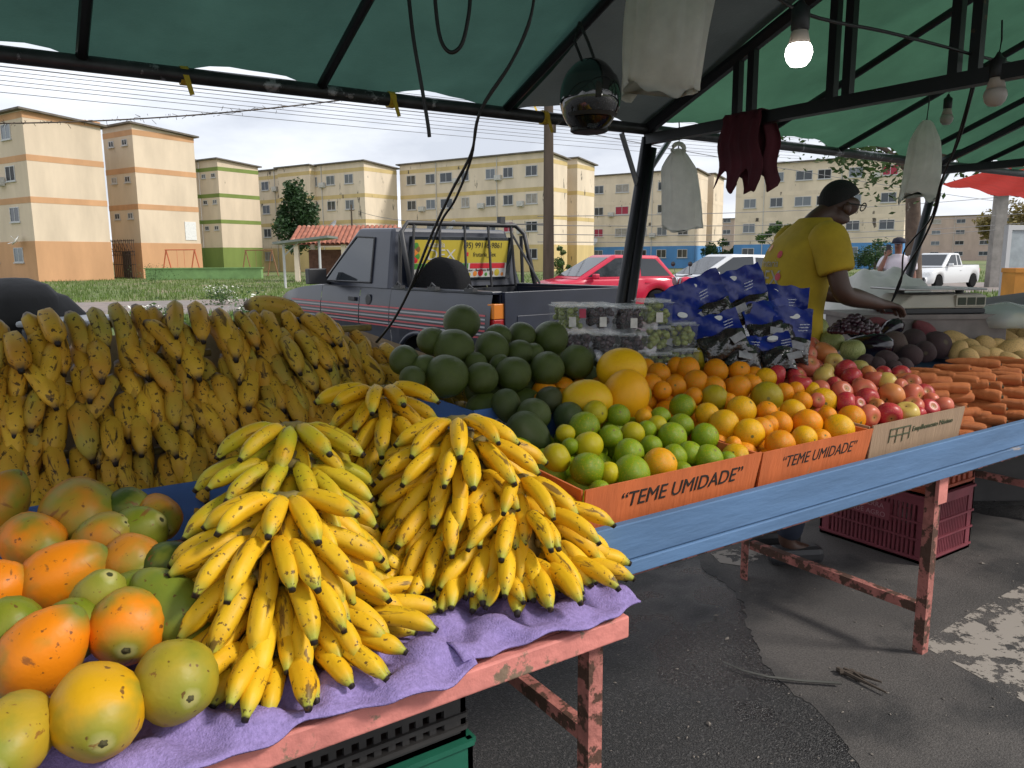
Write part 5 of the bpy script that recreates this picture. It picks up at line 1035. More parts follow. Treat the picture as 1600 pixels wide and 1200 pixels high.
# ------------------------------------------------------------------ things hanging from the tent
M_bagw = mat('milky_plastic', (.86, .85, .80), .45, var=.12, vscale=14, trans=.72, bump=.5, bscale=30)
def hang_bag(px, y0, y1, d, w0, w1, label, depth=.05, name='plastic_bag', jag=.02, neck=.3, shift=0.0, ring=False, hook=.1, seed=1):
    top = at_d(px, y0, d); bot = at_d(px, y1, d); Hh = top.z - bot.z; r = random.Random(seed)
    root = empty(name, top, -A, label, 'bag', 'plastic bags hanging from the tent'); nu, nz = 56, 26; vs = []; fs = []
    for i in range(nu):
        a = 2 * math.pi * i / nu
        for j in range(nz + 1):
            t = j / nz; w = w0 * neck + (w0 - w0 * neck) * min(1, t / .25) ** .7 if t < .25 else w0 + (w1 - w0) * (t - .25) / .75
            k = 1 + .05 * math.sin(5 * a + 4 * t + seed) + (.10 * math.sin(11 * a + seed + 1.5 * math.sin(3 * t)) + .05 * math.sin(17 * a)) * (1 - .5 * t)
            z = -Hh * t + (jag * (math.sin(a * 3 + seed) + .6 * math.sin(a * 7)) if j == nz else 0)
            vs.append((w / 2 * math.cos(a) * k + shift * t, depth * (max(0, math.sin(t * math.pi)) * .9 + .12 * (1 - t) + .02) * math.sin(a) * k, z - .012 * math.sin(a * 2 + seed) * t))
    for i in range(nu):
        for j in range(nz): b = (i + 1) % nu; fs.append((i * (nz + 1) + j, i * (nz + 1) + j + 1, b * (nz + 1) + j + 1, b * (nz + 1) + j))
    fs.append(tuple(i * (nz + 1) + nz for i in range(nu))); link('film', mesh_of('film', vs, fs, True), M_bagw, root)
    m = MB(); m.tube([(0, 0, 0), (.005, 0, hook * .5), (0, 0, hook)], .0035, 5); m.build('string', M_cable, root)
    if ring: m = MB(); m.tube([(.03 * math.cos(k * .5236), 0, -.005 + .03 * math.sin(k * .5236)) for k in range(13)], .012, 6); m.build('handle_ring', M_bagw, root)
    return root
hang_bag(1055, -60, 140, 2.45, .24, .235, 'large milky plastic bag hanging from the charcoal tarp', .06, neck=.75, jag=.018, shift=-.035, hook=.12, seed=3)
hb = hang_bag(1060, 232, 358, 4.05, .16, .21, 'pack of white carrier bags hanging on a wire beside the posts', .05, neck=.15, ring=True, hook=.13, seed=5, shift=.03, jag=.006)
hang_bag(1448, 188, 308, 3.75, .13, .20, 'limp white plastic bag hanging near the right-hand bulbs', .05, neck=.25, hook=.17, seed=8, shift=-.005, jag=.02)
# maroon cloth over the truss chord
m = MB(); vs = []; fs = []; nu, nv = 26, 30
for i in range(nu + 1):
    for j in range(nv + 1):
        s = (i / nu - .5); t = j / nv; L = .33
        q = (t - .5) * 2 * L * (1 + .16 * math.sin(i * .5)); fold = .018 * math.sin(s * 26 + 2 * t) * min(1, abs(q) / .08)
        x = UM + math.copysign(min(abs(q), .035), q) + math.copysign(max(0, fold + .01), q) * 1; z = RZ - .02 - max(0, abs(q) - .035)
        if abs(q) <= .035: z = RZ - .018
        vs.append((x + (fold if abs(q) > .05 else 0), 2.40 + s * (.20 + .05 * abs(q) / .3) + .012 * math.sin(q * 30), z))
for i in range(nu):
    for j in range(nv): a = i * (nv + 1) + j; fs.append((a, a + nv + 1, a + nv + 2, a + 1))
o = link('maroon_cloth', mesh_of('maroon_cloth', vs, fs, True), mat('maroon_cotton', (.085, .012, .022), .9, var=.3, bump=.2, bscale=200)); md = o.modifiers.new('s', 'SOLIDIFY'); md.thickness = .004; tag(o, 'maroon cloth draped over the tent truss', 'cloth')
# motorcycle helmet
p = at_d(921, 152, 2.95); hl = empty('motorcycle_helmet', p, -A + R(8), 'glossy black motorcycle helmet hanging from a rafter', 'helmet')
def ellip(rx, ry, rz, a0, a1, t0, t1, n=28, mm=20, close=False):
    mb = MB(); vs = []; fs = []
    for i in range(mm + 1):
        th = t0 + (t1 - t0) * i / mm
        for k in range(n + 1): a = a0 + (a1 - a0) * k / n; vs.append((rx * math.sin(th) * math.cos(a), ry * math.sin(th) * math.sin(a), rz * math.cos(th)))
    for i in range(mm):
        for k in range(n): fs.append((i * (n + 1) + k, (i + 1) * (n + 1) + k, (i + 1) * (n + 1) + k + 1, i * (n + 1) + k + 1))
    mb.add(vs, fs); return mb
M_gloss = mat('gloss_black', (.008, .008, .009), .08, spec=.8)
ellip(.108, .135, .135, 0, 2 * math.pi, 0, R(158)).build('shell', M_gloss, hl, smooth=True)
ellip(.1125, .1395, .1385, R(200), R(340), R(62), R(118), 20, 10).build('visor', mat('smoke_visor', (.02, .02, .02), .05, spec=1.0), hl, smooth=True)
ellip(.115, .142, .14, R(205), R(335), R(118), R(124), 20, 3).build('visor_rim', M_dk, hl, smooth=True)
ellip(.112, .139, .14, R(215), R(325), R(126), R(150), 20, 6).build('chin_bar', M_gloss, hl, smooth=True)
m = MB(); m.lathe([(.062, -.125), (.07, -.12), (.07, -.11)], 18); m.build('neck_trim', M_dk, hl)
m = MB(); m.tube([(-.02, .02, .12), (-.05, .03, .2), (-.03, .04, .27)], .006, 5); m.tube([(.03, .02, .12), (0, .03, .2), (-.03, .04, .27)], .006, 5); m.build('strap', M_cable, hl)
# light bulbs
M_lit = emit_mat('lit_bulb', (1, .98, .93), 6.0); M_unlit = mat('frosted_bulb', (.52, .47, .42), .35, trans=.3); M_neck = mat('bulb_neck', (.36, .31, .26), .5)
for (px, py, d, s, lit, lab) in ((1248, 84, 2.2, 1.0, True, 'lit white bulb hanging under the charcoal tarp'), (1555, 150, 2.7, 1.0, False, 'unlit frosted bulb hanging at the right edge'), (1479, 186, 4.0, .85, False, 'small unlit bulb beside the limp plastic bag')):
    p = at_d(px, py, d); root = empty('light_bulb', p, 0, lab, 'bulb', 'bulbs under the tent')
    m = MB(); m.lathe([(.004, -.034), (.02, -.031), (.031, -.018), (.036, 0), (.034, .014), (.028, .024)], 18); m.build('globe', M_lit if lit else M_unlit, root, smooth=True).scale = (s, s, s)
    m = MB(); m.lathe([(.029, .024), (.022, .055), (.02, .06)], 16); m.build('neck', M_neck, root, smooth=True).scale = (s, s, s)
    m = MB(); m.lathe([(.021, .058), (.024, .062), (.024, .115), (.012, .125), (.005, .14)], 14); m.tube([(0, 0, .13), (.01, 0, .18), (0, 0, .24)], .003, 5); m.build('socket', M_cable, root, smooth=True).scale = (s, s, s)
def cable(pix, r, label, name='hanging_cable', m=M_cable, cat='cable'):
    P0 = [at_d(*q) for q in pix]; pts = []
    for i in range(len(P0) - 1):
        a, b, c, d = P0[max(i - 1, 0)], P0[i], P0[i + 1], P0[min(i + 2, len(P0) - 1)]
        for k in range(6): t = k / 6; pts.append(.5 * ((2 * b) + (c - a) * t + (2 * a - 5 * b + 4 * c - d) * t * t + (3 * b - a - 3 * c + d) * t ** 3))
    pts.append(P0[-1]); o = pts[0].copy(); mb = MB(); mb.tube([q - o for q in pts], r, 6); return tag(mb.build(name, m, None, o, smooth=True), label, cat)
cable([(836, -20, 2.3), (828, 30, 2.3), (800, 95, 2.32), (752, 170, 2.35), (736, 240, 2.4), (705, 300, 2.45), (672, 372, 2.5), (642, 448, 2.55), (615, 500, 2.6), (588, 535, 2.65)], .0045, 'long black electric cable drooping from the tarp to the avocados')
cable([(836, -20, 2.31), (826, 40, 2.31), (795, 105, 2.33), (748, 180, 2.36), (737, 245, 2.41), (712, 310, 2.46), (690, 345, 2.5), (668, 400, 2.52), (643, 450, 2.56)], .004, 'second black cable twisted along the long drooping one')
cable([(638, -10, 2.3), (646, 60, 2.3), (658, 130, 2.3), (668, 190, 2.3), (671, 214, 2.3)], .006, 'black strap end dangling left of the long cable')
cable([(679, -10, 2.3), (684, 40, 2.3), (692, 70, 2.3), (706, 82, 2.3), (722, 68, 2.3), (732, 25, 2.3), (735, -10, 2.3)], .006, 'black strap hanging in a loop from the tarp')
cable([(1180, -30, 2.3), (1260, 22, 2.3), (1385, 50, 2.5), (1480, 74, 2.7), (1530, 88, 2.8), (1620, 108, 3.0)], .005, 'black lamp cable strung across under the tarps')
cable([(1528, 110, 3.2), (1518, 150, 3.2), (1498, 220, 3.3), (1474, 275, 3.4), (1462, 330, 3.5), (1440, 380, 3.6), (1412, 425, 3.7), (1396, 465, 3.8), (1388, 482, 3.84)], .005, 'black power cable running down to the scale')
cable([(1524, 110, 3.22), (1512, 160, 3.22), (1490, 235, 3.32), (1470, 285, 3.42), (1455, 340, 3.52), (1428, 372, 3.6), (1412, 395, 3.66), (1408, 440, 3.7), (1394, 470, 3.82)], .004, 'thinner cable looping beside the scale power cable')

# ------------------------------------------------------------------ the pickup truck
TF = Vector((-.62, .785)).normalized(); tp = c2w(.469, 6.508); tfw = c2w(TF.x, TF.y); TANG = math.atan2(tfw.y, tfw.x)
M_nav = mat('navy_paint', (0.016, 0.020, 0.034), .28, .0, var=.25, vscale=4, spec=.6); M_navd = mat('navy_dull', (.012, .014, .02), .5, var=.3)
M_redl = mat('red_decal', (.42, .06, .07), .5, var=.2); M_gryl = mat('grey_decal', (.30, .30, .31), .5)
tk = empty('pickup_truck', tp, TANG, 'dark navy pickup with red side stripes and roll cage parked behind the stall', 'pickup')
HW = .82; LEN = 4.4; ZB = .52
def ztop(x): return 1.18 if x < 3.12 else 1.18 - .03 * (x - 3.12) - .13 * max(0, (x - 3.12) / 1.28) ** 2.2
def zlow(x):
    z = ZB
    for cx in (1.05, 3.62):
        dx = abs(x - cx)
        if dx < .43: z = max(z, .36 + math.sqrt(.43 ** 2 - dx ** 2))
    return z
def yside(x, z):
    y = HW - .045 * ((z - .86) / .34) ** 2 - .012 * (1 if z < .8 else 0)
    if x > 3.7: y -= .10 * ((x - 3.7) / .7) ** 2
    return y
def side(x0, x1, sg, off=0.0, za=None, zb=None, nx=None):
    mb = MB(); nx = nx or max(2, int((x1 - x0) / .03)); nz = 12; vs = []; fs = []
    for i in range(nx + 1):
        x = x0 + (x1 - x0) * i / nx; lo = zlow(x) if za is None else za; hi = ztop(x) if zb is None else zb; lo = max(lo, zlow(x)) if za is not None else lo
        for j in range(nz + 1): z = lo + (max(hi, lo + .0005) - lo) * j / nz; vs.append((x, sg * (yside(x, z) + off), z))
    for i in range(nx):
        for j in range(nz): a = i * (nz + 1) + j; q = (a, a + nz + 1, a + nz + 2, a + 1); fs.append(q if sg < 0 else q[::-1])
    mb.add(vs, fs); return mb
for sg in (1, -1):
    side(0, 1.58, sg).build('bed_side', M_nav, tk, smooth=True); side(1.585, 2.19, sg).build('cab_corner', M_nav, tk, smooth=True)
    side(2.20, 3.08, sg).build('door', M_nav, tk, smooth=True); side(3.09, 4.4, sg).build('fender', M_nav, tk, smooth=True)
    for cx in (1.05, 3.62):
        mb = MB(); mb.tube([(cx + .44 * math.cos(a), sg * (HW + .005), .36 + .44 * math.sin(a)) for a in [R(8 + 164 * k / 20) for k in range(21)]], .022, 6); mb.build('arch_trim', M_nav, tk, smooth=True)
        w = empty('wheel', (cx, sg * .70, .34)); w.parent = tk; del_ = None
        mb = MB(); mb.lathe([(.2, -.1), (.31, -.1), (.34, -.07), (.34, .07), (.31, .1), (.2, .1)], 28, 'Y'); mb.build('tyre', M_rubber, w, smooth=True)
        mb = MB(); mb.lathe([(.03, -.06), (.12, -.075), (.2, -.05), (.2, .05), (.12, .075), (.03, .06)], 20, 'Y'); mb.build('rim', M_steel, w, smooth=True)
mb = MB(); mb.box(.02, 1.57, -.72, .72, .72, .76); mb.box(1.53, 1.58, -.74, .74, .76, 1.16); mb.build('bed_floor', M_navd, tk)
for sg in (1, -1): mb = MB(); mb.box(.0, 1.58, sg * .70 - .012, sg * .70 + .012, .76, 1.17); mb.box(.0, 1.58, min(sg * .69, sg * .79), max(sg * .69, sg * .79), 1.17, 1.195); mb.build('bed_rail', M_nav, tk, bevel=.006)
mb = MB(); mb.box(-.05, -.005, -.775, .70, .62, 1.19); mb.box(-.056, -.05, -.65, .58, .74, 1.0); mb.build('tailgate', M_nav, tk, bevel=.012)
mb = MB(); mb.box(-.12, -.02, -.8, .8, .44, .58); mb.build('rear_bumper', M_dk, tk, bevel=.02)
mb = MB(); mb.box(4.36, 4.5, -.72, .72, .45, .62); mb.build('front_bumper', M_dk, tk, bevel=.02)
mb = MB(); mb.box(4.34, 4.4, -.68, .68, .62, .98); mb.build('grille', M_dk, tk)
for sg in (1, -1):
    mb = MB(); mb.box(-.035, .05, sg * .745 - .055, sg * .745 + .055, .98, 1.10); l = mb.build('tail_lamp', mat('amber_lens', (.55, .17, .02), .2), tk, bevel=.006); mb = MB(); mb.box(-.036, .05, sg * .745 - .055, sg * .745 + .055, .80, .977); mb.build('red_lens', mat('red_lens', (.30, .012, .015), .2), l, bevel=.006)
vs = []; fs = []
for i in range(15):
    x = 3.10 + 1.28 * i / 14
    for j in range(9): y = -1 + 2 * j / 8; vs.append((x, y * (yside(x, ztop(x)) - .004), ztop(x) + .05 * (1 - y * y)))
for i in range(14):
    for j in range(8): a = i * 9 + j; fs.append((a, a + 9, a + 10, a + 1))
link('bonnet', mesh_of('bonnet', vs, fs, True), M_nav, tk)
# greenhouse: belt and roof outlines
def gh(x, z):                        # half width of the cab at height z
    return .80 - .12 * (z - 1.18) / .56
CB = [(1.60, 1.18), (1.70, 1.745), (2.40, 1.765), (3.14, 1.19)]
mb = MB()
def pl(x, z, sg): return (x, sg * gh(x, z), z)
mb.add([pl(x, z, s) for s in (1, -1) for (x, z) in CB], [(0, 1, 2, 3), (7, 6, 5, 4), (1, 5, 6, 2), (0, 4, 5, 1), (2, 6, 7, 3)]); mb.build('cab', M_nav, tk, bevel=.035)
for sg in (1, -1):
    q = [(1.96, 1.23), (2.02, 1.66), (2.40, 1.68), (2.98, 1.235)]; mb = MB(); mb.add([(x, sg * (gh(x, z) + .006), z) for x, z in q], [(0, 1, 2, 3) if sg < 0 else (3, 2, 1, 0)]); mb.build('side_window', M_glass, tk)
    mb = MB(); mb.tube([(x, sg * (gh(x, z) + .008), z) for x, z in q + q[:1]], .011, 5); mb.build('window_seal', M_dk, tk)
mb = MB(); mb.add([(2.46, -.60, 1.725), (3.09, -.73, 1.24), (3.09, .73, 1.24), (2.46, .60, 1.725)], [(0, 1, 2, 3)]); o = mb.build('windscreen', M_glass, tk, (.012, 0, .012))
# rear window with the fruit shop sticker
RWa = math.atan2(.10, .565)
rw = MB(); rw.box(-.62, .62, -.006, 0, .05, .43); rwo = rw.build('rear_window', M_glass, tk, (1.592, 0, 1.19), (RWa, 0, R(-90)), bevel=.004); rwo.scale = (1.0, 1, 1.12)
def stick(x0, x1, z0, z1, m, off=.0085, nm='sticker'): b = MB(); b.box(x0, x1, -off, -.0062, z0, z1); return b.build(nm, m, rwo)
S_y = mat('sticker_yellow', (.46, .36, .04), .4); S_w = mat('sticker_white', (.50, .49, .46), .4); S_r = mat('sticker_red', (.50, .02, .03), .5); S_g = mat('sticker_green', (.06, .22, .03), .5); S_o = mat('sticker_orange', (.62, .2, .03), .5); S_b = mat('sticker_brown', (.20, .09, .03), .5)
stick(-.56, .56, .20, .40, S_y, .0075); stick(-.56, .56, .07, .199, S_w, .0075); stick(.10, .54, .15, .197, S_r, .009); stick(-.56, .08, .15, .197, S_g, .009)
for k in range(16):
    b = MB(); b.lathe([(.003, -.0012), (.018 + .008 * ((k * 7) % 3), 0)], 10, 'Y'); b.build('fruit_print', (S_o, S_r, S_g, S_b, S_y)[k % 5], rwo, (-.52 + k * .069, -.0085, .095 + .008 * (k % 3)))
for k in range(5): b = MB(); b.lathe([(.003, -.0012), (.028, 0)], 10, 'Y'); b.build('fruit_print', (S_r, S_g, S_o, S_b, S_g)[k], rwo, (-.54 + .02 * (k % 2), -.0085, .23 + k * .03))
text('frutaria', .07, S_w, rwo, (-.32, -.0095, .36), (R(90), 0, 0)); text('DEX', .13, S_w, rwo, (-.25, -.0095, .27), (R(90), 0, 0), sx=1.3)
text('(95) 99116-9861', .072, M_ink, rwo, (.245, -.0095, .355), (R(90), 0, 0)); text('frutaria_dex', .058, M_ink, rwo, (.27, -.0095, .275), (R(90), 0, 0)); text('Feira do Produtor - Boa Vista RR', .032, M_ink, rwo, (.12, -.0098, .135), (R(90), 0, 0), sx=1.1)
b = MB(); b.box(.03, .07, -.0095, -.0062, .26, .295); b.build('logo_square', S_r, rwo)
# roll cage, spare wheel, fittings
for y in (-.62, -.31, 0, .31, .62): b = MB(); b.tube([(1.47, y, 1.17), (1.49, y * .93, 1.77)], .014, 6); b.build('cage_bar', M_dk, tk)
b = MB(); b.tube([(1.30, .74, 1.19), (1.46, .73, 1.70), (1.50, .64, 1.785), (1.50, -.64, 1.785), (1.46, -.73, 1.70), (1.30, -.74, 1.19)], .024, 8); b.build('cage_hoop', M_dk, tk, smooth=True)
b = MB(); b.tube([(1.50, .74, 1.2), (1.50, .72, 1.68)], .018, 6); b.build('cage_side', M_dk, tk); b = MB(); b.tube([(1.50, -.74, 1.2), (1.50, -.72, 1.68)], .018, 6); b.build('cage_side', M_dk, tk); b = MB(); b.tube([(1.5, -.6, 1.70), (1.2, -.72, 1.2)], .012, 6); b.build('cage_brace', M_dk, tk); b = MB(); b.box(1.48, 1.54, -.5, -.44, 1.79, 1.87); b.build('cage_lamp', M_dk, tk)
sw = empty('spare_wheel', (1.24, .44, 1.13), R(-35)); sw.parent = tk; sw.rotation_euler = (R(10), 0, R(6))
b = MB(); b.lathe([(.2, -.09), (.30, -.095), (.335, -.07), (.335, .07), (.30, .095), (.2, .09)], 28, 'Y'); b.build('tyre', M_rubber, sw, smooth=True); b = MB(); b.lathe([(.04, .03), (.1, .02), (.2, .075), (.2, -.05)], 20, 'Y'); b.build('rim', M_steel, sw, smooth=True)
for (z, m_) in ((1.005, M_redl), (.975, M_gryl), (.945, M_redl), (.915, M_gryl), (.885, M_redl), (.855, M_gryl), (.83, M_redl)):
    for (a_, b_) in ((.06, 1.575), (1.59, 2.185), (2.205, 3.075), (3.095, 3.9)):
        side(a_, b_, 1, .003, z - .007, z + .007).build('side_stripe', m_, tk)
b = MB(); b.lathe([(.045, -.004), (.06, .004), (.045, .01)], 18, 'Y'); b.build('fuel_cap', M_dk, tk, (2.0, yside(2.0, 1.05), 1.06))
b = MB(); b.box(-.07, .07, 0, .025, -.02, .02); b.build('door_handle', M_dk, tk, (2.33, yside(2.3, 1.06), 1.06), bevel=.006)
for x in (.25, .8, 1.38): b = MB(); b.box(x - .06, x + .06, .79, .84, 1.19, 1.215); b.tube([(x - .04, .82, 1.215), (x, .83, 1.245), (x + .04, .82, 1.215)], .009, 5); b.build('rope_hook', M_dk, tk)
b = MB(); b.box(2.80, 2.90, .86, 1.06, 1.20, 1.36); b.tube([(2.88, .78, 1.2), (2.87, .9, 1.24)], .02, 6); b.build('wing_mirror', M_dk, tk, bevel=.02)

# ------------------------------------------------------------------ cars behind
def car(label, lat, d, face, paint, prof, roof, L, W, pick=None):
    p = c2w(lat, d); fw = c2w(*face); root = empty('parked_car' if not pick else 'parked_pickup', p, math.atan2(fw.y, fw.x), label, 'car' if not pick else 'pickup'); hw = W / 2
    def zt(x):
        for (x0, z0), (x1, z1) in zip(prof, prof[1:]):
            if x0 <= x <= x1: return z0 + (z1 - z0) * (x - x0) / (x1 - x0)
        return prof[-1][1]
    def zl(x):
        z = .24
        for cx in (.72, L - .80):
            dx = abs(x - cx)
            if dx < .36: z = max(z, .29 + math.sqrt(.36 ** 2 - dx ** 2))
        return z
    n = 60; vs = []; fs = []; m_ = 9
    ring = []
    for i in range(n + 1):
        x = L * i / n; e = min(1, x / .35, (L - x) / .4); k = .80 + .20 * math.sin(max(0, e) * math.pi / 2); col = []
        for sg in (1, -1):
            q = []
            for j in range(m_ + 1):
                t = j / m_; z = zl(x) + (zt(x) - zl(x)) * t; y = hw * k * (1 - .07 * (2 * t - .9) ** 2); q.append((x, sg * y, z))
            col += q if sg > 0 else q[::-1]
        ring += col
    w = 2 * (m_ + 1)
    for i in range(n):
        for j in range(w - 1): a = i * w + j; fs.append((a, a + 1, a + w + 1, a + w))
    fs.append(tuple(range(w))); fs.append(tuple(n * w + j for j in range(w))[::-1])
    link('body', mesh_of('body', ring, fs, True), paint, root)
    # roof: (x, z) belt rear, roof rear, roof front, belt front
    mb = MB(); gw = lambda z: hw * (.93 - .16 * (z - roof[0][1]) / (roof[1][1] - roof[0][1]))
    mb.add([(x, s * gw(z), z) for s in (1, -1) for x, z in roof], [(0, 1, 2, 3), (7, 6, 5, 4), (1, 5, 6, 2), (0, 4, 5, 1), (2, 6, 7, 3)]); mb.build('cabin', paint, root, bevel=.07, smooth=False)
    (xa, za), (xb, zb), (xc, zc), (xd, zd) = roof
    mid = (xb + xc) / 2 - .05
    for sg in (1, -1):
        for q in ([(xa + .18, za + .05), (xb + .10, zb - .09), (mid - .04, zb - .07), (mid - .04, za + .05)], [(mid + .04, za + .05), (mid + .04, zc - .07), (xc - .03, zc - .09), (xd - .28, zd + .05)]):
            b = MB(); b.add([(x, sg * (gw(z) + .006), z) for x, z in q], [(0, 1, 2, 3) if sg < 0 else (3, 2, 1, 0)]); b.build('side_window', M_glass, root)
    def slant(xa, za, xb, zb, nm):
        dx, dz = xb - xa, zb - za; nrm = Vector((dz, 0, -dx)).normalized(); nrm = nrm if (nrm.x > 0) == (nm == 'windscreen') else -nrm; f = lambda t, s, kk: Vector((xa + dx * t, s * (gw(za + dz * t) - kk), za + dz * t)) + nrm * .008
        b = MB(); b.add([f(.1, -1, .08), f(.1, 1, .08), f(.88, 1, .09), f(.88, -1, .09)], [(0, 1, 2, 3)]); b.build(nm, M_glass, root)
    slant(xa, za, xb, zb, 'rear_window'); slant(xd, zd, xc, zc, 'windscreen')
    for cx in (.72, L - .80):
        for sg in (1, -1):
            wl = empty('wheel', (cx, sg * (hw - .12), .30)); wl.parent = root
            b = MB(); b.lathe([(.19, -.09), (.28, -.095), (.30, -.07), (.30, .07), (.28, .095), (.19, .09)], 22, 'Y'); b.build('tyre', M_rubber, wl, smooth=True)
            b = MB(); b.lathe([(.03, -.085), (.1, -.07), (.19, -.08), (.19, .08), (.1, .07), (.03, .085)], 10, 'Y'); b.build('rim', M_steel, wl)
    for sg in (1, -1):
        b = MB(); b.box(L - .34, L - .12, sg * hw * .72 - .16, sg * hw * .72 + .16, .60, .74); b.build('headlight', M_rim, root, bevel=.03)
        b = MB(); b.box(.0, .12, sg * hw * .74 - .1, sg * hw * .74 + .1, .66, .86); b.build('tail_light', S_r, root, bevel=.02)
        b = MB(); b.box(xd - .52, xd - .38, sg * (hw + .07) - .09, sg * (hw + .07) + .09, za + .0, za + .13); b.build('wing_mirror', paint, root, bevel=.03)
        b = MB(); b.box(mid - .3, mid - .15, sg * hw * .985 - .012, sg * hw * .985 + .012, .78, .81); b.build('door_handle', paint, root)
    b = MB(); b.box(L - .08, L + .02, -hw * .72, hw * .72, .30, .52); b.build('front_grille', M_dk, root, bevel=.03)
    b = MB(); b.box(L - .01, L + .03, -.24, .24, .40, .51); b.build('number_plate', S_w, root)
    if pick: b = MB(); b.box(.06, roof[0][0] - .06, -hw * .8, hw * .8, prof[0][1] - .02, prof[0][1] + .012); b.build('bed_cover', M_dk, root)
    return root
M_red = mat('red_car_paint', (.55, .018, .055), .22, spec=.6); M_wcar = mat('white_car_paint', (.66, .67, .68), .25, spec=.6)
hat = [(0, .80), (.25, .92), (.8, .95), (2.9, .93), (3.4, .86), (3.75, .72), (3.95, .52)]; hroof = [(.12, .92), (.62, 1.50), (1.95, 1.53), (3.05, .92)]
car('bright red hatchback parked beyond the pickup tailgate', 4.25, 21.5, (-.93, -.36), M_red, hat, hroof, 3.95, 1.68)
car('white hatchback half hidden behind the blue bean bags', 7.85, 23.0, (-.95, -.3), M_wcar, hat, hroof, 3.95, 1.68)
pk = [(0, 1.02), (1.5, 1.02), (1.55, .98), (3.1, .96), (3.9, .84), (4.2, .70), (4.4, .50)]; pkr = [(1.62, .98), (1.78, 1.55), (2.55, 1.56), (3.35, .95)]
car('white pickup parked across the road near the tree', 21.3, 36.5, (-.84, -.54), M_wcar, pk, pkr, 4.4, 1.70, True)
# parked motorcycles
for i, (px, d, lab) in enumerate(((1085, 19, 'parked motorcycle with mirror seen above the blue bags'), (1612, 30, 'motorcycle partly cut off at the right edge'))):
    p = at_d(px, 404, d); root = empty('motorcycle', (p.x, p.y, 0), -A + R(200 - 30 * i), lab, 'motorcycle', 'motorcycles')
    for x in (-.62, .62):
        w = empty('wheel', (x, 0, .31)); w.parent = root; b = MB(); b.lathe([(.24, -.05), (.29, -.05), (.31, 0), (.29, .05), (.24, .05)], 24, 'Y'); b.build('tyre', M_rubber, w, smooth=True); b = MB()
        for k in range(6): b.tube([(0, 0, 0), (.25 * math.cos(k * 1.047), 0, .25 * math.sin(k * 1.047))], .012, 4)
        b.build('rim', M_steel, w)
    b = MB(); b.add([(-.8, -.11, .78), (.05, -.12, .74), (.05, .12, .74), (-.8, .11, .78), (-.75, -.1, .85), (.05, -.1, .82), (.05, .1, .82), (-.75, .1, .85)], [(0, 3, 2, 1), (4, 5, 6, 7), (0, 1, 5, 4), (1, 2, 6, 5), (2, 3, 7, 6), (3, 0, 4, 7)]); b.build('seat', M_dk, root, bevel=.03)
    b = MB(); b.lathe([(.03, -.22), (.12, -.16), (.15, 0), (.12, .16), (.03, .22)], 14, 'X'); b.build('tank', M_red if i == 0 else M_nav, root, (.22, 0, .84), smooth=True)
    b = MB(); b.box(-.2, .3, -.12, .12, .28, .62); b.tube([(-.62, 0, .31), (-.1, 0, .4), (.3, 0, .75)], .03, 6); b.build('engine', M_steel, root, bevel=.03)
    b = MB(); b.tube([(.62, .09, .31), (.42, .09, .95)], .025, 6); b.tube([(.62, -.09, .31), (.42, -.09, .95)], .025, 6); b.build('fork', M_steel, root)
    b = MB(); b.tube([(.3, -.38, 1.04), (.42, -.15, 1.0), (.42, .15, 1.0), (.3, .38, 1.04)], .014, 6); b.build('handlebar', M_dk, root)
    b = MB(); b.lathe([(.02, -.06), (.09, -.02), (.1, .03)], 14, 'X'); b.build('headlamp', M_steel, root, (.52, 0, .88))
    for sg in (1, -1): b = MB(); b.tube([(.33, sg * .3, 1.04), (.36, sg * .36, 1.24)], .008, 5); b.lathe([(.02, -.012), (.10, 0), (.02, .02)], 14, 'X', Matrix.Translation((.36, sg * .38, 1.29)) @ Matrix.Diagonal((1, 1, .6, 1))); b.build('mirror', M_dk, root)

# ------------------------------------------------------------------ people
def skin(name, J, E, mat_, parent, sub=2, root=0):
    me = bpy.data.meshes.new(name); me.from_pydata([j[:3] for j in J], E, []); o = link(name, me, mat_, parent)
    md = o.modifiers.new('skin', 'SKIN'); md.use_smooth_shade = True; md.branch_smoothing = .4
    for i, j in enumerate(J): r = j[3]; me.skin_vertices[0].data[i].radius = r if isinstance(r, tuple) else (r, r)
    me.skin_vertices[0].data[root].use_root = True
    s = o.modifiers.new('sub', 'SUBSURF'); s.levels = sub; s.render_levels = sub; return o
def hand_j(J, E, wi, w, dr, up, s=1.0, curl=.5):    # palm and five fingers growing from wrist index wi
    dr = dr.normalized(); sd = dr.cross(up).normalized(); up = sd.cross(dr)
    J.append((*(w + dr * .045 * s), (.034 * s, .017 * s))); pi = len(J) - 1; E.append((wi, pi))
    for k, (off, L) in enumerate(((-.028, .062), (-.010, .074), (.009, .070), (.026, .054))):
        b = w + dr * .082 * s + sd * off * s; J.append((*b, .0105 * s)); E.append((pi, len(J) - 1)); q = b + dr * L * .5 * s - up * .012 * s; J.append((*q, .0092 * s)); E.append((len(J) - 2, len(J) - 1)); q2 = q + dr * L * .4 * s - up * L * curl * s; J.append((*q2, .0078 * s)); E.append((len(J) - 2, len(J) - 1))
    b = w + dr * .03 * s - sd * .034 * s - up * .008 * s; J.append((*b, .0115 * s)); E.append((pi, len(J) - 1)); q = b + dr * .035 * s - sd * .02 * s - up * .012 * s; J.append((*q, .0098 * s)); E.append((len(J) - 2, len(J) - 1)); q = q + dr * .026 * s - up * .012 * s; J.append((*q, .0085 * s)); E.append((len(J) - 2, len(J) - 1))
V3 = Vector
M_skin = mat('brown_skin', (.075, .036, .023), .5, var=.12, vscale=12); M_skin2 = mat('tan_skin', (.24, .12, .08), .5, var=.12)
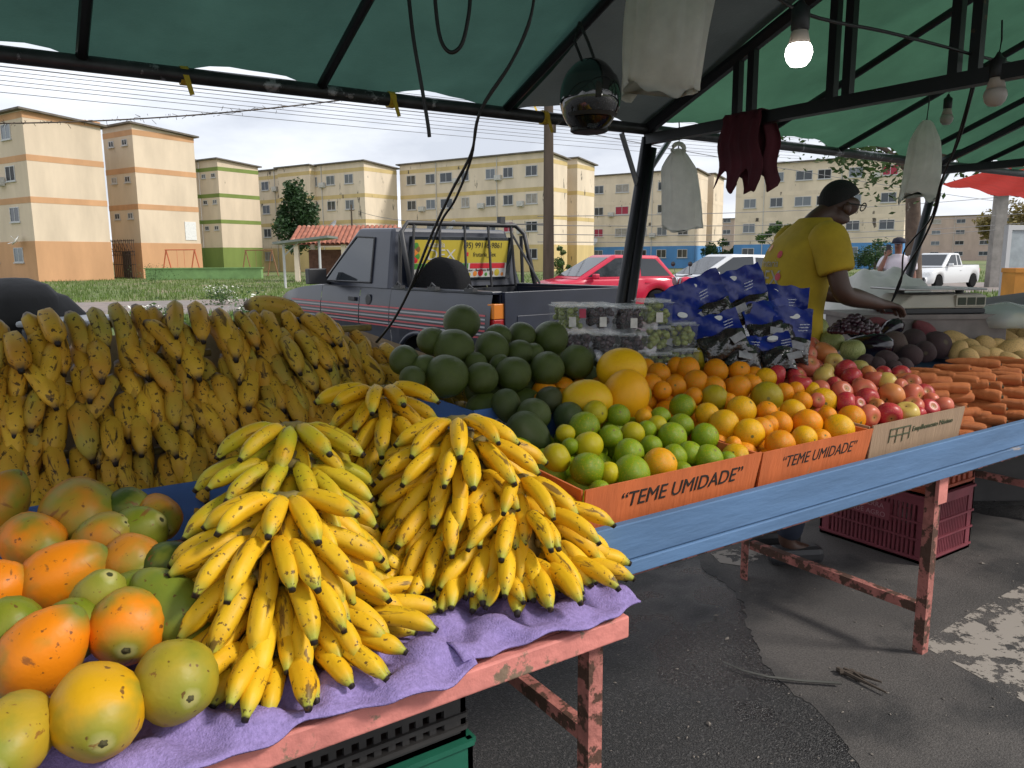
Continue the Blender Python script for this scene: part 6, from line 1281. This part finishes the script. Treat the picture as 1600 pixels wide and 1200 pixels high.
M_shirt = mat('yellow_tshirt', (.45, .31, .015), .85, var=.25, vscale=7, bump=.6, bscale=9); M_jean = mat('dark_jeans', (.02, .028, .05), .85, var=.2); M_hair = mat('cropped_hair', (.008, .007, .007), .8, bump=.6, bscale=200)
def person(loc, heading, label, shirt, trousers, skinm, pose, sc_=1.0):
    root = empty('person', loc, heading, label, 'person'); root.scale = (sc_,) * 3
    P_ = pose; J = []; E = []
    def j(p, r, par=None): J.append((*p, r)); i = len(J) - 1; (E.append((par, i)) if par is not None else None); return i
    pel = j(P_['pel'], (.08, .08)); wa = j(P_['waist'], (.07, .07), pel); ch = j(P_['chest'], (.08, .07), wa); nb = j(P_['neckb'], (.062, .06), ch); nk = j(P_['neck'], .058, nb)
    hb_ = j(P_['headb'], (.066, .074), nk); hm = j(P_['headm'], (.077, .094), hb_); ht = j(P_['headt'], (.062, .078), hm)
    jaw = j(P_['jaw'], (.036, .034), hb_); nose = j(P_['nose'], .013, hm)
    for s in ('r', 'l'):
        sh = j(P_['sh' + s], .045, ch); el = j(P_['el' + s], .046, sh); fa = j((V3(P_['el' + s]) * .62 + V3(P_['wr' + s]) * .38), .045, el); wr = j(P_['wr' + s], (.03, .026), fa)
        d_ = V3(P_['wr' + s]) - V3(P_['el' + s]); hand_j(J, E, wr, V3(P_['wr' + s]), P_.get('hd' + s, d_), V3(P_.get('up' + s, (0, 0, 1))))
        sg = -1 if s == 'r' else 1; hp = j((P_['pel'][0], sg * .09, P_['pel'][2] - .07), .095, pel); kn = j((P_['pel'][0] + .03, sg * .11, .52), .062, hp); cf = j((P_['pel'][0] + .0, sg * .11, .36), .058, kn); an = j((P_['pel'][0] - .02, sg * .11, .09), .042, cf); j((P_['pel'][0] + .12, sg * .12, .04), (.04, .03), an)
    skin('body', J, E, skinm, root)
    # shirt: lofted torso with two sleeves
    mb = MB(); pel, wai, che, nbk = (V3(P_[k]) for k in ('pel', 'waist', 'chest', 'neckb')); zsh = P_['shr'][2]; n = 28
    secs = [(pel + V3((0, 0, -.08)), .142, .192), (pel + V3((0, 0, .03)), .140, .188), (wai, .134, .182), (wai.lerp(che, .5), .138, .192), (che, .140, .205), (che.lerp(nbk, .45), .126, .212), (V3((nbk.x - .012, 0, zsh + .015)), .108, .200), (V3((nbk.x - .008, 0, zsh + .045)), .092, .150), (V3((nbk.x, 0, zsh + .072)), .076, .096), (V3((nbk.x + .006, 0, zsh + .092)), .066, .074), (V3((nbk.x + .006, 0, zsh + .088)), .060, .068)]
    vs = []; fs = []
    for qi, (c, dx, dy) in enumerate(secs):
        for k in range(n):
            a = 2 * math.pi * k / n; e = .86; cx, cy = math.cos(a), math.sin(a); w = 1 + (.022 * math.sin(5 * a + qi * 1.3) + .014 * math.sin(9 * a - qi * 2.1)) * (1 if qi < 5 else .3)
            vs.append(c + V3((math.copysign(abs(cx) ** e, cx) * dx * w, math.copysign(abs(cy) ** e, cy) * dy * w, .006 * math.sin(3 * a) if qi == 0 else 0)))
    for i in range(len(secs) - 1):
        for k in range(n): fs.append((i * n + k, i * n + (k + 1) % n, (i + 1) * n + (k + 1) % n, (i + 1) * n + k))
    mb.add(vs, fs)
    for s_n in ('r', 'l'):
        a, b = V3(P_['sh' + s_n]), V3(P_['el' + s_n]); ins = V3((a.x, a.y * .62, a.z + .012)); mb.tube([ins, a + V3((0, 0, -.004)), a.lerp(b, .2), a.lerp(b, .42), a.lerp(b, .62), a.lerp(b, .63)], [.070, .090, .086, .080, .078, .066], 18)
    so = mb.build('shirt', shirt, root, smooth=True); sb_ = so.modifiers.new('sub', 'SUBSURF'); sb_.levels = 1; sb_.render_levels = 1
    J, E = [], []; pb = j((P_['pel'][0], 0, P_['pel'][2]), (.15, .12))
    for sg in (-1, 1):
        hp = j((P_['pel'][0], sg * .095, P_['pel'][2] - .1), .108, pb); kn = j((P_['pel'][0] + .03, sg * .11, .52), .078, hp); j((P_['pel'][0] - .01, sg * .11, .1), .068, kn)
    skin('trousers', J, E, trousers, root)
    for sg in (-1, 1): b = MB(); b.box(-.1, .16, -.05, .05, 0, .085); b.build('shoe', M_dk, root, (P_['pel'][0], sg * .115, 0), bevel=.03)
    return root, so
hm_ = V3((.13, 0, 1.735))
pose = dict(pel=(-.07, 0, 1.0), waist=(-.085, 0, 1.2), chest=(-.05, 0, 1.44), neckb=(.02, 0, 1.605), neck=(.06, 0, 1.635), headb=(.11, 0, 1.655), headm=(.148, 0, 1.695), headt=(.155, 0, 1.748), jaw=(.182, 0, 1.612), nose=(.225, 0, 1.660),
            shr=(-.01, -.20, 1.535), elr=(.03, -.27, 1.285), wrr=(.27, -.17, 1.235), shl=(.0, .20, 1.535), ell=(.10, .27, 1.29), wrl=(.33, .14, 1.24), hdr=V3((.95, .25, -.12)), hdl=V3((.95, -.1, -.15)))
fwm = RIGHT * .995 + FWD * .10; p = at_d(1262, 404, 3.62)
man, shirt_o = person((p.x, p.y, 0.0), math.atan2(fwm.y, fwm.x), 'man in yellow printed T-shirt and glasses bending over the scale', M_shirt, M_jean, M_skin, pose)
ho = ellip(.094, .083, .097, 0, 2 * math.pi, 0, R(88), 24, 10).build('hair', M_hair, man, (.140, 0, 1.702), (0, R(-24), 0), smooth=True)
for sg in (-1, 1): b = MB(); b.lathe([(.008, -.008), (.026, 0), (.02, .01)], 12, 'Y', Matrix.Diagonal((.7, 1, 1.1, 1))); b.build('ear', M_skin, man, (.135, sg * .082, 1.665), smooth=True)
b = MB()
for sg in (-1, 1): b.tube([(.236 + .006 * math.cos(k * .628), sg * .034 + .022 * math.sin(k * .628), 1.672 + .018 * math.cos(k * .628)) for k in range(11)], .0028, 4); b.tube([(.240, sg * .056, 1.675), (.14, sg * .086, 1.685)], .003, 4)
b.build('glasses', M_dk, man)
for (tx, sz, z, off, mm) in (('99116-9861', .075, 1.225, 0, M_ink), ('frutaria', .05, 1.42, 0, S_w), ('DEX', .10, 1.35, 0, S_w)):
    t = text(tx, sz, mm, man, (-.24, -.03, z), (R(90), 0, R(-90) + R(22)), 'shirt_print'); md = t.modifiers.new('wrap', 'SHRINKWRAP'); md.target = shirt_o; md.wrap_method = 'PROJECT'; md.use_project_z = True; md.use_negative_direction = True; md.use_positive_direction = True; md.offset = .003
for k, (y, z, m_) in enumerate(((-.10, 1.46, S_r), (.02, 1.49, S_o), (-.05, 1.30, S_g), (.05, 1.33, S_b), (-.12, 1.36, S_r))):
    b = MB(); b.lathe([(.002, -.001), (.017, 0)], 14, 'Z'); o = b.build('shirt_motif', m_, man, (-.24, y, z), (R(90), 0, R(-90) + R(22))); md = o.modifiers.new('wrap', 'SHRINKWRAP'); md.target = shirt_o; md.wrap_method = 'PROJECT'; md.use_project_z = True; md.use_negative_direction = True; md.use_positive_direction = True; md.offset = .003
pose2 = dict(pel=(0, 0, .93), waist=(0, 0, 1.08), chest=(0, 0, 1.3), neckb=(0, 0, 1.44), neck=(.01, 0, 1.5), headb=(.02, 0, 1.55), headm=(.03, 0, 1.62), headt=(.02, 0, 1.68), jaw=(.08, 0, 1.535), nose=(.125, 0, 1.60),
             shr=(0, -.19, 1.39), elr=(.12, -.26, 1.16), wrr=(.12, -.17, 1.42), shl=(0, .19, 1.39), ell=(-.03, .24, 1.12), wrl=(.05, .22, .88), hdr=V3((0, .5, .9)), upr=(1, 0, 0))
p = at_d(1403, 404, 12.5); fw2 = -RIGHT * .55 - FWD * .85
per2, _ = person((p.x, p.y, 0), math.atan2(fw2.y, fw2.x), 'person in white T-shirt and dark cap holding a phone by the tree', mat('white_tshirt', (.62, .61, .66), .85, var=.1), M_jean, M_skin2, pose2)
b = MB(); b.lathe([(.10, 0), (.102, .03), (.085, .075), (.03, .10)], 16); b.add([(.07, -.07, .01), (.19, -.05, -.01), (.19, .05, -.01), (.07, .07, .01)], [(0, 1, 2, 3)]); b.build('cap', mat('navy_cap', (.012, .014, .03), .8), per2, (.025, 0, 1.645), smooth=True)
b = MB(); b.box(.09, .10, -.17, -.10, 1.50, 1.63); b.build('phone', M_dk, per2)

# ------------------------------------------------------------------ remaining surroundings
# white sheet covering goods behind the scale
c0 = at_d(1385, 470, 4.9); vs = []; fs = []; n = 34
for i in range(n + 1):
    for j in range(n + 1):
        x = (i / n - .5) * 1.25; y = (j / n - .5) * .9; e = max(abs(x) / .62, abs(y) / .45); h = .43 * math.exp(-(x + .18) ** 2 / .12) + .26 * math.exp(-(x - .2) ** 2 / .10) + .03 * math.sin(x * 17 + y * 9) + .018 * math.sin(x * 33 - y * 21)
        vs.append((x, y, .86 + h * math.cos(min(1, abs(y) / .5) * 1.4) - (.5 * max(0, e - .88) / .12 if e > .88 else 0)))
for i in range(n):
    for j in range(n): a = i * (n + 1) + j; fs.append((a, a + n + 1, a + n + 2, a + 1))
o = link('white_sheet', mesh_of('white_sheet', vs, fs, True), mat('white_tarp_cloth', (.56, .54, .51), .8, var=.2, vscale=5, bump=.4, bscale=12), None, (c0.x, c0.y, 0), (0, 0, -A)); tag(o, 'crumpled white sheet covering goods behind the scale', 'sheet')
m = MB(); m.box(-.5, .5, -.34, .34, 0, .9); tag(m.build('covered_goods', M_card, None, (c0.x, c0.y, 0), (0, 0, -A)), 'stack of goods hidden under the white sheet', 'goods')
# black bag and plastic bin behind the plantains
p = at_d(15, 505, 3.15); m = MB(); rr = random.Random(4); pr_ = [(.02, -.30), (.26, -.28), (.31, -.1), (.29, .06), (.22, .14), (.10, .185), (.02, .19)]
bg_ = empty('black_bag', (p.x, p.y, 1.17), -A, 'lumpy black bag behind the plantain heap at far left', 'bag')
link('body', lathe_mesh('body', pr_, 26, 7, .035, .05, 3), mat('black_fabric', (.012, .012, .013), .75, var=.4, bump=.4, bscale=18), bg_)
link('flap', lathe_mesh('flap', [(r * .6, z * .6) for r, z in pr_], 22, 5, .05, .06, 5), mat('black_fabric', (1, 1, 1)), bg_, (.08, -.08, .105))
m = MB(); m.box(-.35, .35, -.25, .25, -1.17, -.28); m.build('support_box', M_crb, bg_)
p = at_d(122, 498, 3.0); bn = empty('plastic_bin', (p.x, p.y, 0), -A + R(12), 'grey plastic bin with pale lid beside the black bag', 'bin')
m = MB(); m.add([(-.13, -.14, .8), (.1, -.14, .8), (.1, .14, .8), (-.13, .14, .8), (-.15, -.16, 1.21), (.075, -.16, 1.21), (.075, .16, 1.21), (-.15, .16, 1.21)], [(0, 3, 2, 1), (4, 5, 6, 7), (0, 1, 5, 4), (1, 2, 6, 5), (2, 3, 7, 6), (3, 0, 4, 7)]); m.build('body', mat('slate_plastic', (.06, .065, .07), .45), bn, bevel=.015)
m = MB(); m.box(-.16, .085, -.17, .17, 1.212, 1.235); m.build('lid', mat('pale_plastic', (.36, .38, .40), .35), bn, bevel=.01); m = MB(); m.box(-.15, .1, -.15, .15, 0, .795); m.build('stand', M_crb, bn)
# red awning of the next stall
A1, A2, A3, A4 = at_d(1472, 288, 9.0), at_d(1700, 330, 7.5), at_d(1720, 245, 10.5), at_d(1560, 262, 11.5); vs = []; fs = []
for i in range(15):
    for j in range(11): a = i / 14; b = j / 10; q = A1.lerp(A2, a).lerp(A4.lerp(A3, a), b); q.z -= .10 * math.sin(a * math.pi) * math.sin(b * math.pi) + .02 * math.sin(a * 20); vs.append(q)
for i in range(14):
    for j in range(10): a = i * 11 + j; fs.append((a, a + 11, a + 12, a + 1))
o = link('red_awning', mesh_of('red_awning', vs, fs, True), mat('red_tarp', (.85, .05, .03), .6, var=.12, trans=.75)); tag(o, 'bright red tarp awning of the neighbouring stall', 'awning')
for q, lab in ((A2, 'near'), (A3, 'far')): m = MB(); m.tube([(0, 0, 0), (0, 0, q.z)], .03, 8); tag(m.build('awning_post', M_black, None, (q.x, q.y, 0)), '%s post holding the red awning, outside the frame' % lab, 'post')
# notice panel, black tray, clear bag at the right edge
p = at_d(1598, 440, 16); sb = empty('notice_panel', (p.x, p.y, 0), -A + R(15), 'grey framed glass notice panel at the right edge', 'panel')
for x in (-.5, 1.0): m = MB(); m.box(x - .05, x + .05, -.05, .05, 0, 1.95); m.build('post', M_frame, sb)
m = MB(); m.box(-.55, 1.05, -.05, .05, 1.95, 2.05); m.build('top_rail', M_frame, sb); m = MB(); m.box(-.45, .95, -.01, .01, .3, 1.95); m.build('glass', mat('panel_glass', (.34, .38, .40), .1, var=.4, vscale=2), sb)
p = at_d(1555, 480, 4.6); m = MB(); m.add([(-.25, -.2, 0), (.45, -.2, .0), (.45, .2, .1), (-.25, .2, .02), (-.25, -.2, .03), (.45, -.2, .10), (.45, .2, .14), (-.25, .2, .05)], [(0, 3, 2, 1), (4, 5, 6, 7), (0, 1, 5, 4), (1, 2, 6, 5), (2, 3, 7, 6), (3, 0, 4, 7)]); tag(m.build('black_tray', M_dk, None, (p.x, p.y, 1.10), (0, 0, -A)), 'black plastic tray leaning behind the potatoes', 'tray')
m = MB(); m.box(-.3, .5, -.2, .2, .70, 1.095); tag(m.build('rear_carton', M_card, None, (p.x, p.y, 0), (0, 0, -A)), 'carton under the black tray at the right', 'box')
m = MB(); m.box(-.3, .5, -.18, .18, 0, .695); tag(m.build('carton_stand', M_crb, None, (p.x, p.y, 0), (0, 0, -A)), 'dark stand under the rear right carton', 'stand')
p = at_d(1570, 496, 4.0); link('clear_bag', lathe_mesh('clear_bag', [(.02, -.03), (.2, -.02), (.24, .03), (.16, .07), (.05, .09), (.02, .1)], 30, 9, .06, .07, 3), clear_mat('clear_bag_film', (.7, .76, .72), .4, .15), None, p - Vector((0, 0, .02))); tag(COL.objects[-1], 'crumpled clear plastic bag lying behind the potatoes', 'bag')
p = at_d(1592, 432, 9.0); m = MB(); m.box(-.12, .2, -.12, .12, 0, 1.25); m.box(-.13, .21, -.13, .13, 1.25, 1.30); tag(m.build('orange_crate_stack', mat('orange_plastic', (.55, .26, .03), .6, var=.2), None, (p.x, p.y, 0), (0, 0, -A)), 'yellow-orange stacked tubs at the right edge', 'tub')

# labels inside the big heaps: row counted from the front board, place counted from the left
ORDN = ['first', 'second', 'third', 'fourth', 'fifth', 'sixth', 'seventh', 'eighth', 'ninth', 'tenth', 'eleventh', 'twelfth', 'thirteenth', 'fourteenth', 'fifteenth', 'sixteenth']
for k_, lst in HEAPS.items():
    def front(q): return q[2] + .28 * q[1]         # lines parallel to the front board
    lst.sort(key=front, reverse=True); nrow = max(3, round(len(lst) / 8)); per = math.ceil(len(lst) / nrow)
    for r0 in range(nrow):
        row = sorted(lst[r0 * per:(r0 + 1) * per], key=lambda q: q[1])
        for i_, (o, px, py) in enumerate(row):
            base = o['label'].split(' in the ')[0].split(' at the ')[0]; hn = {'lime': 'lime box', 'orange': 'orange heap', 'apple': 'apple heap', 'potato': 'potato heap'}[o.name.split('.')[0]]
            o['label'] = '%s, %s row from the front of the %s, %s from left' % (base, ORDN[r0], hn, ORDN[i_])

# specks of litter on the asphalt
rl = random.Random(12); mb = MB()
for _ in range(170):
    p = at_plane(rl.uniform(900, 1600), rl.uniform(860, 1200), .004, 0, 0)[0]; q_ = rl.uniform(.002, .008) * (2.2 if rl.random() < .08 else 1); a_ = rl.uniform(0, 3.1)
    d1 = Vector((math.cos(a_), math.sin(a_), 0)) * q_; d2 = Vector((-math.sin(a_), math.cos(a_), 0)) * q_ * .5; up_ = Vector((0, 0, q_ * .4)); mb.add([p - d1, p - d2, p + d1, p + d2, p + up_], [(0, 1, 4), (1, 2, 4), (2, 3, 4), (3, 0, 4)])
tag(mb.build('debris', mat('pale_grit', (.22, .19, .16), .8, var=.5, vscale=9), None), 'pale grit and leaf scraps scattered on the asphalt', 'debris', kind='stuff')
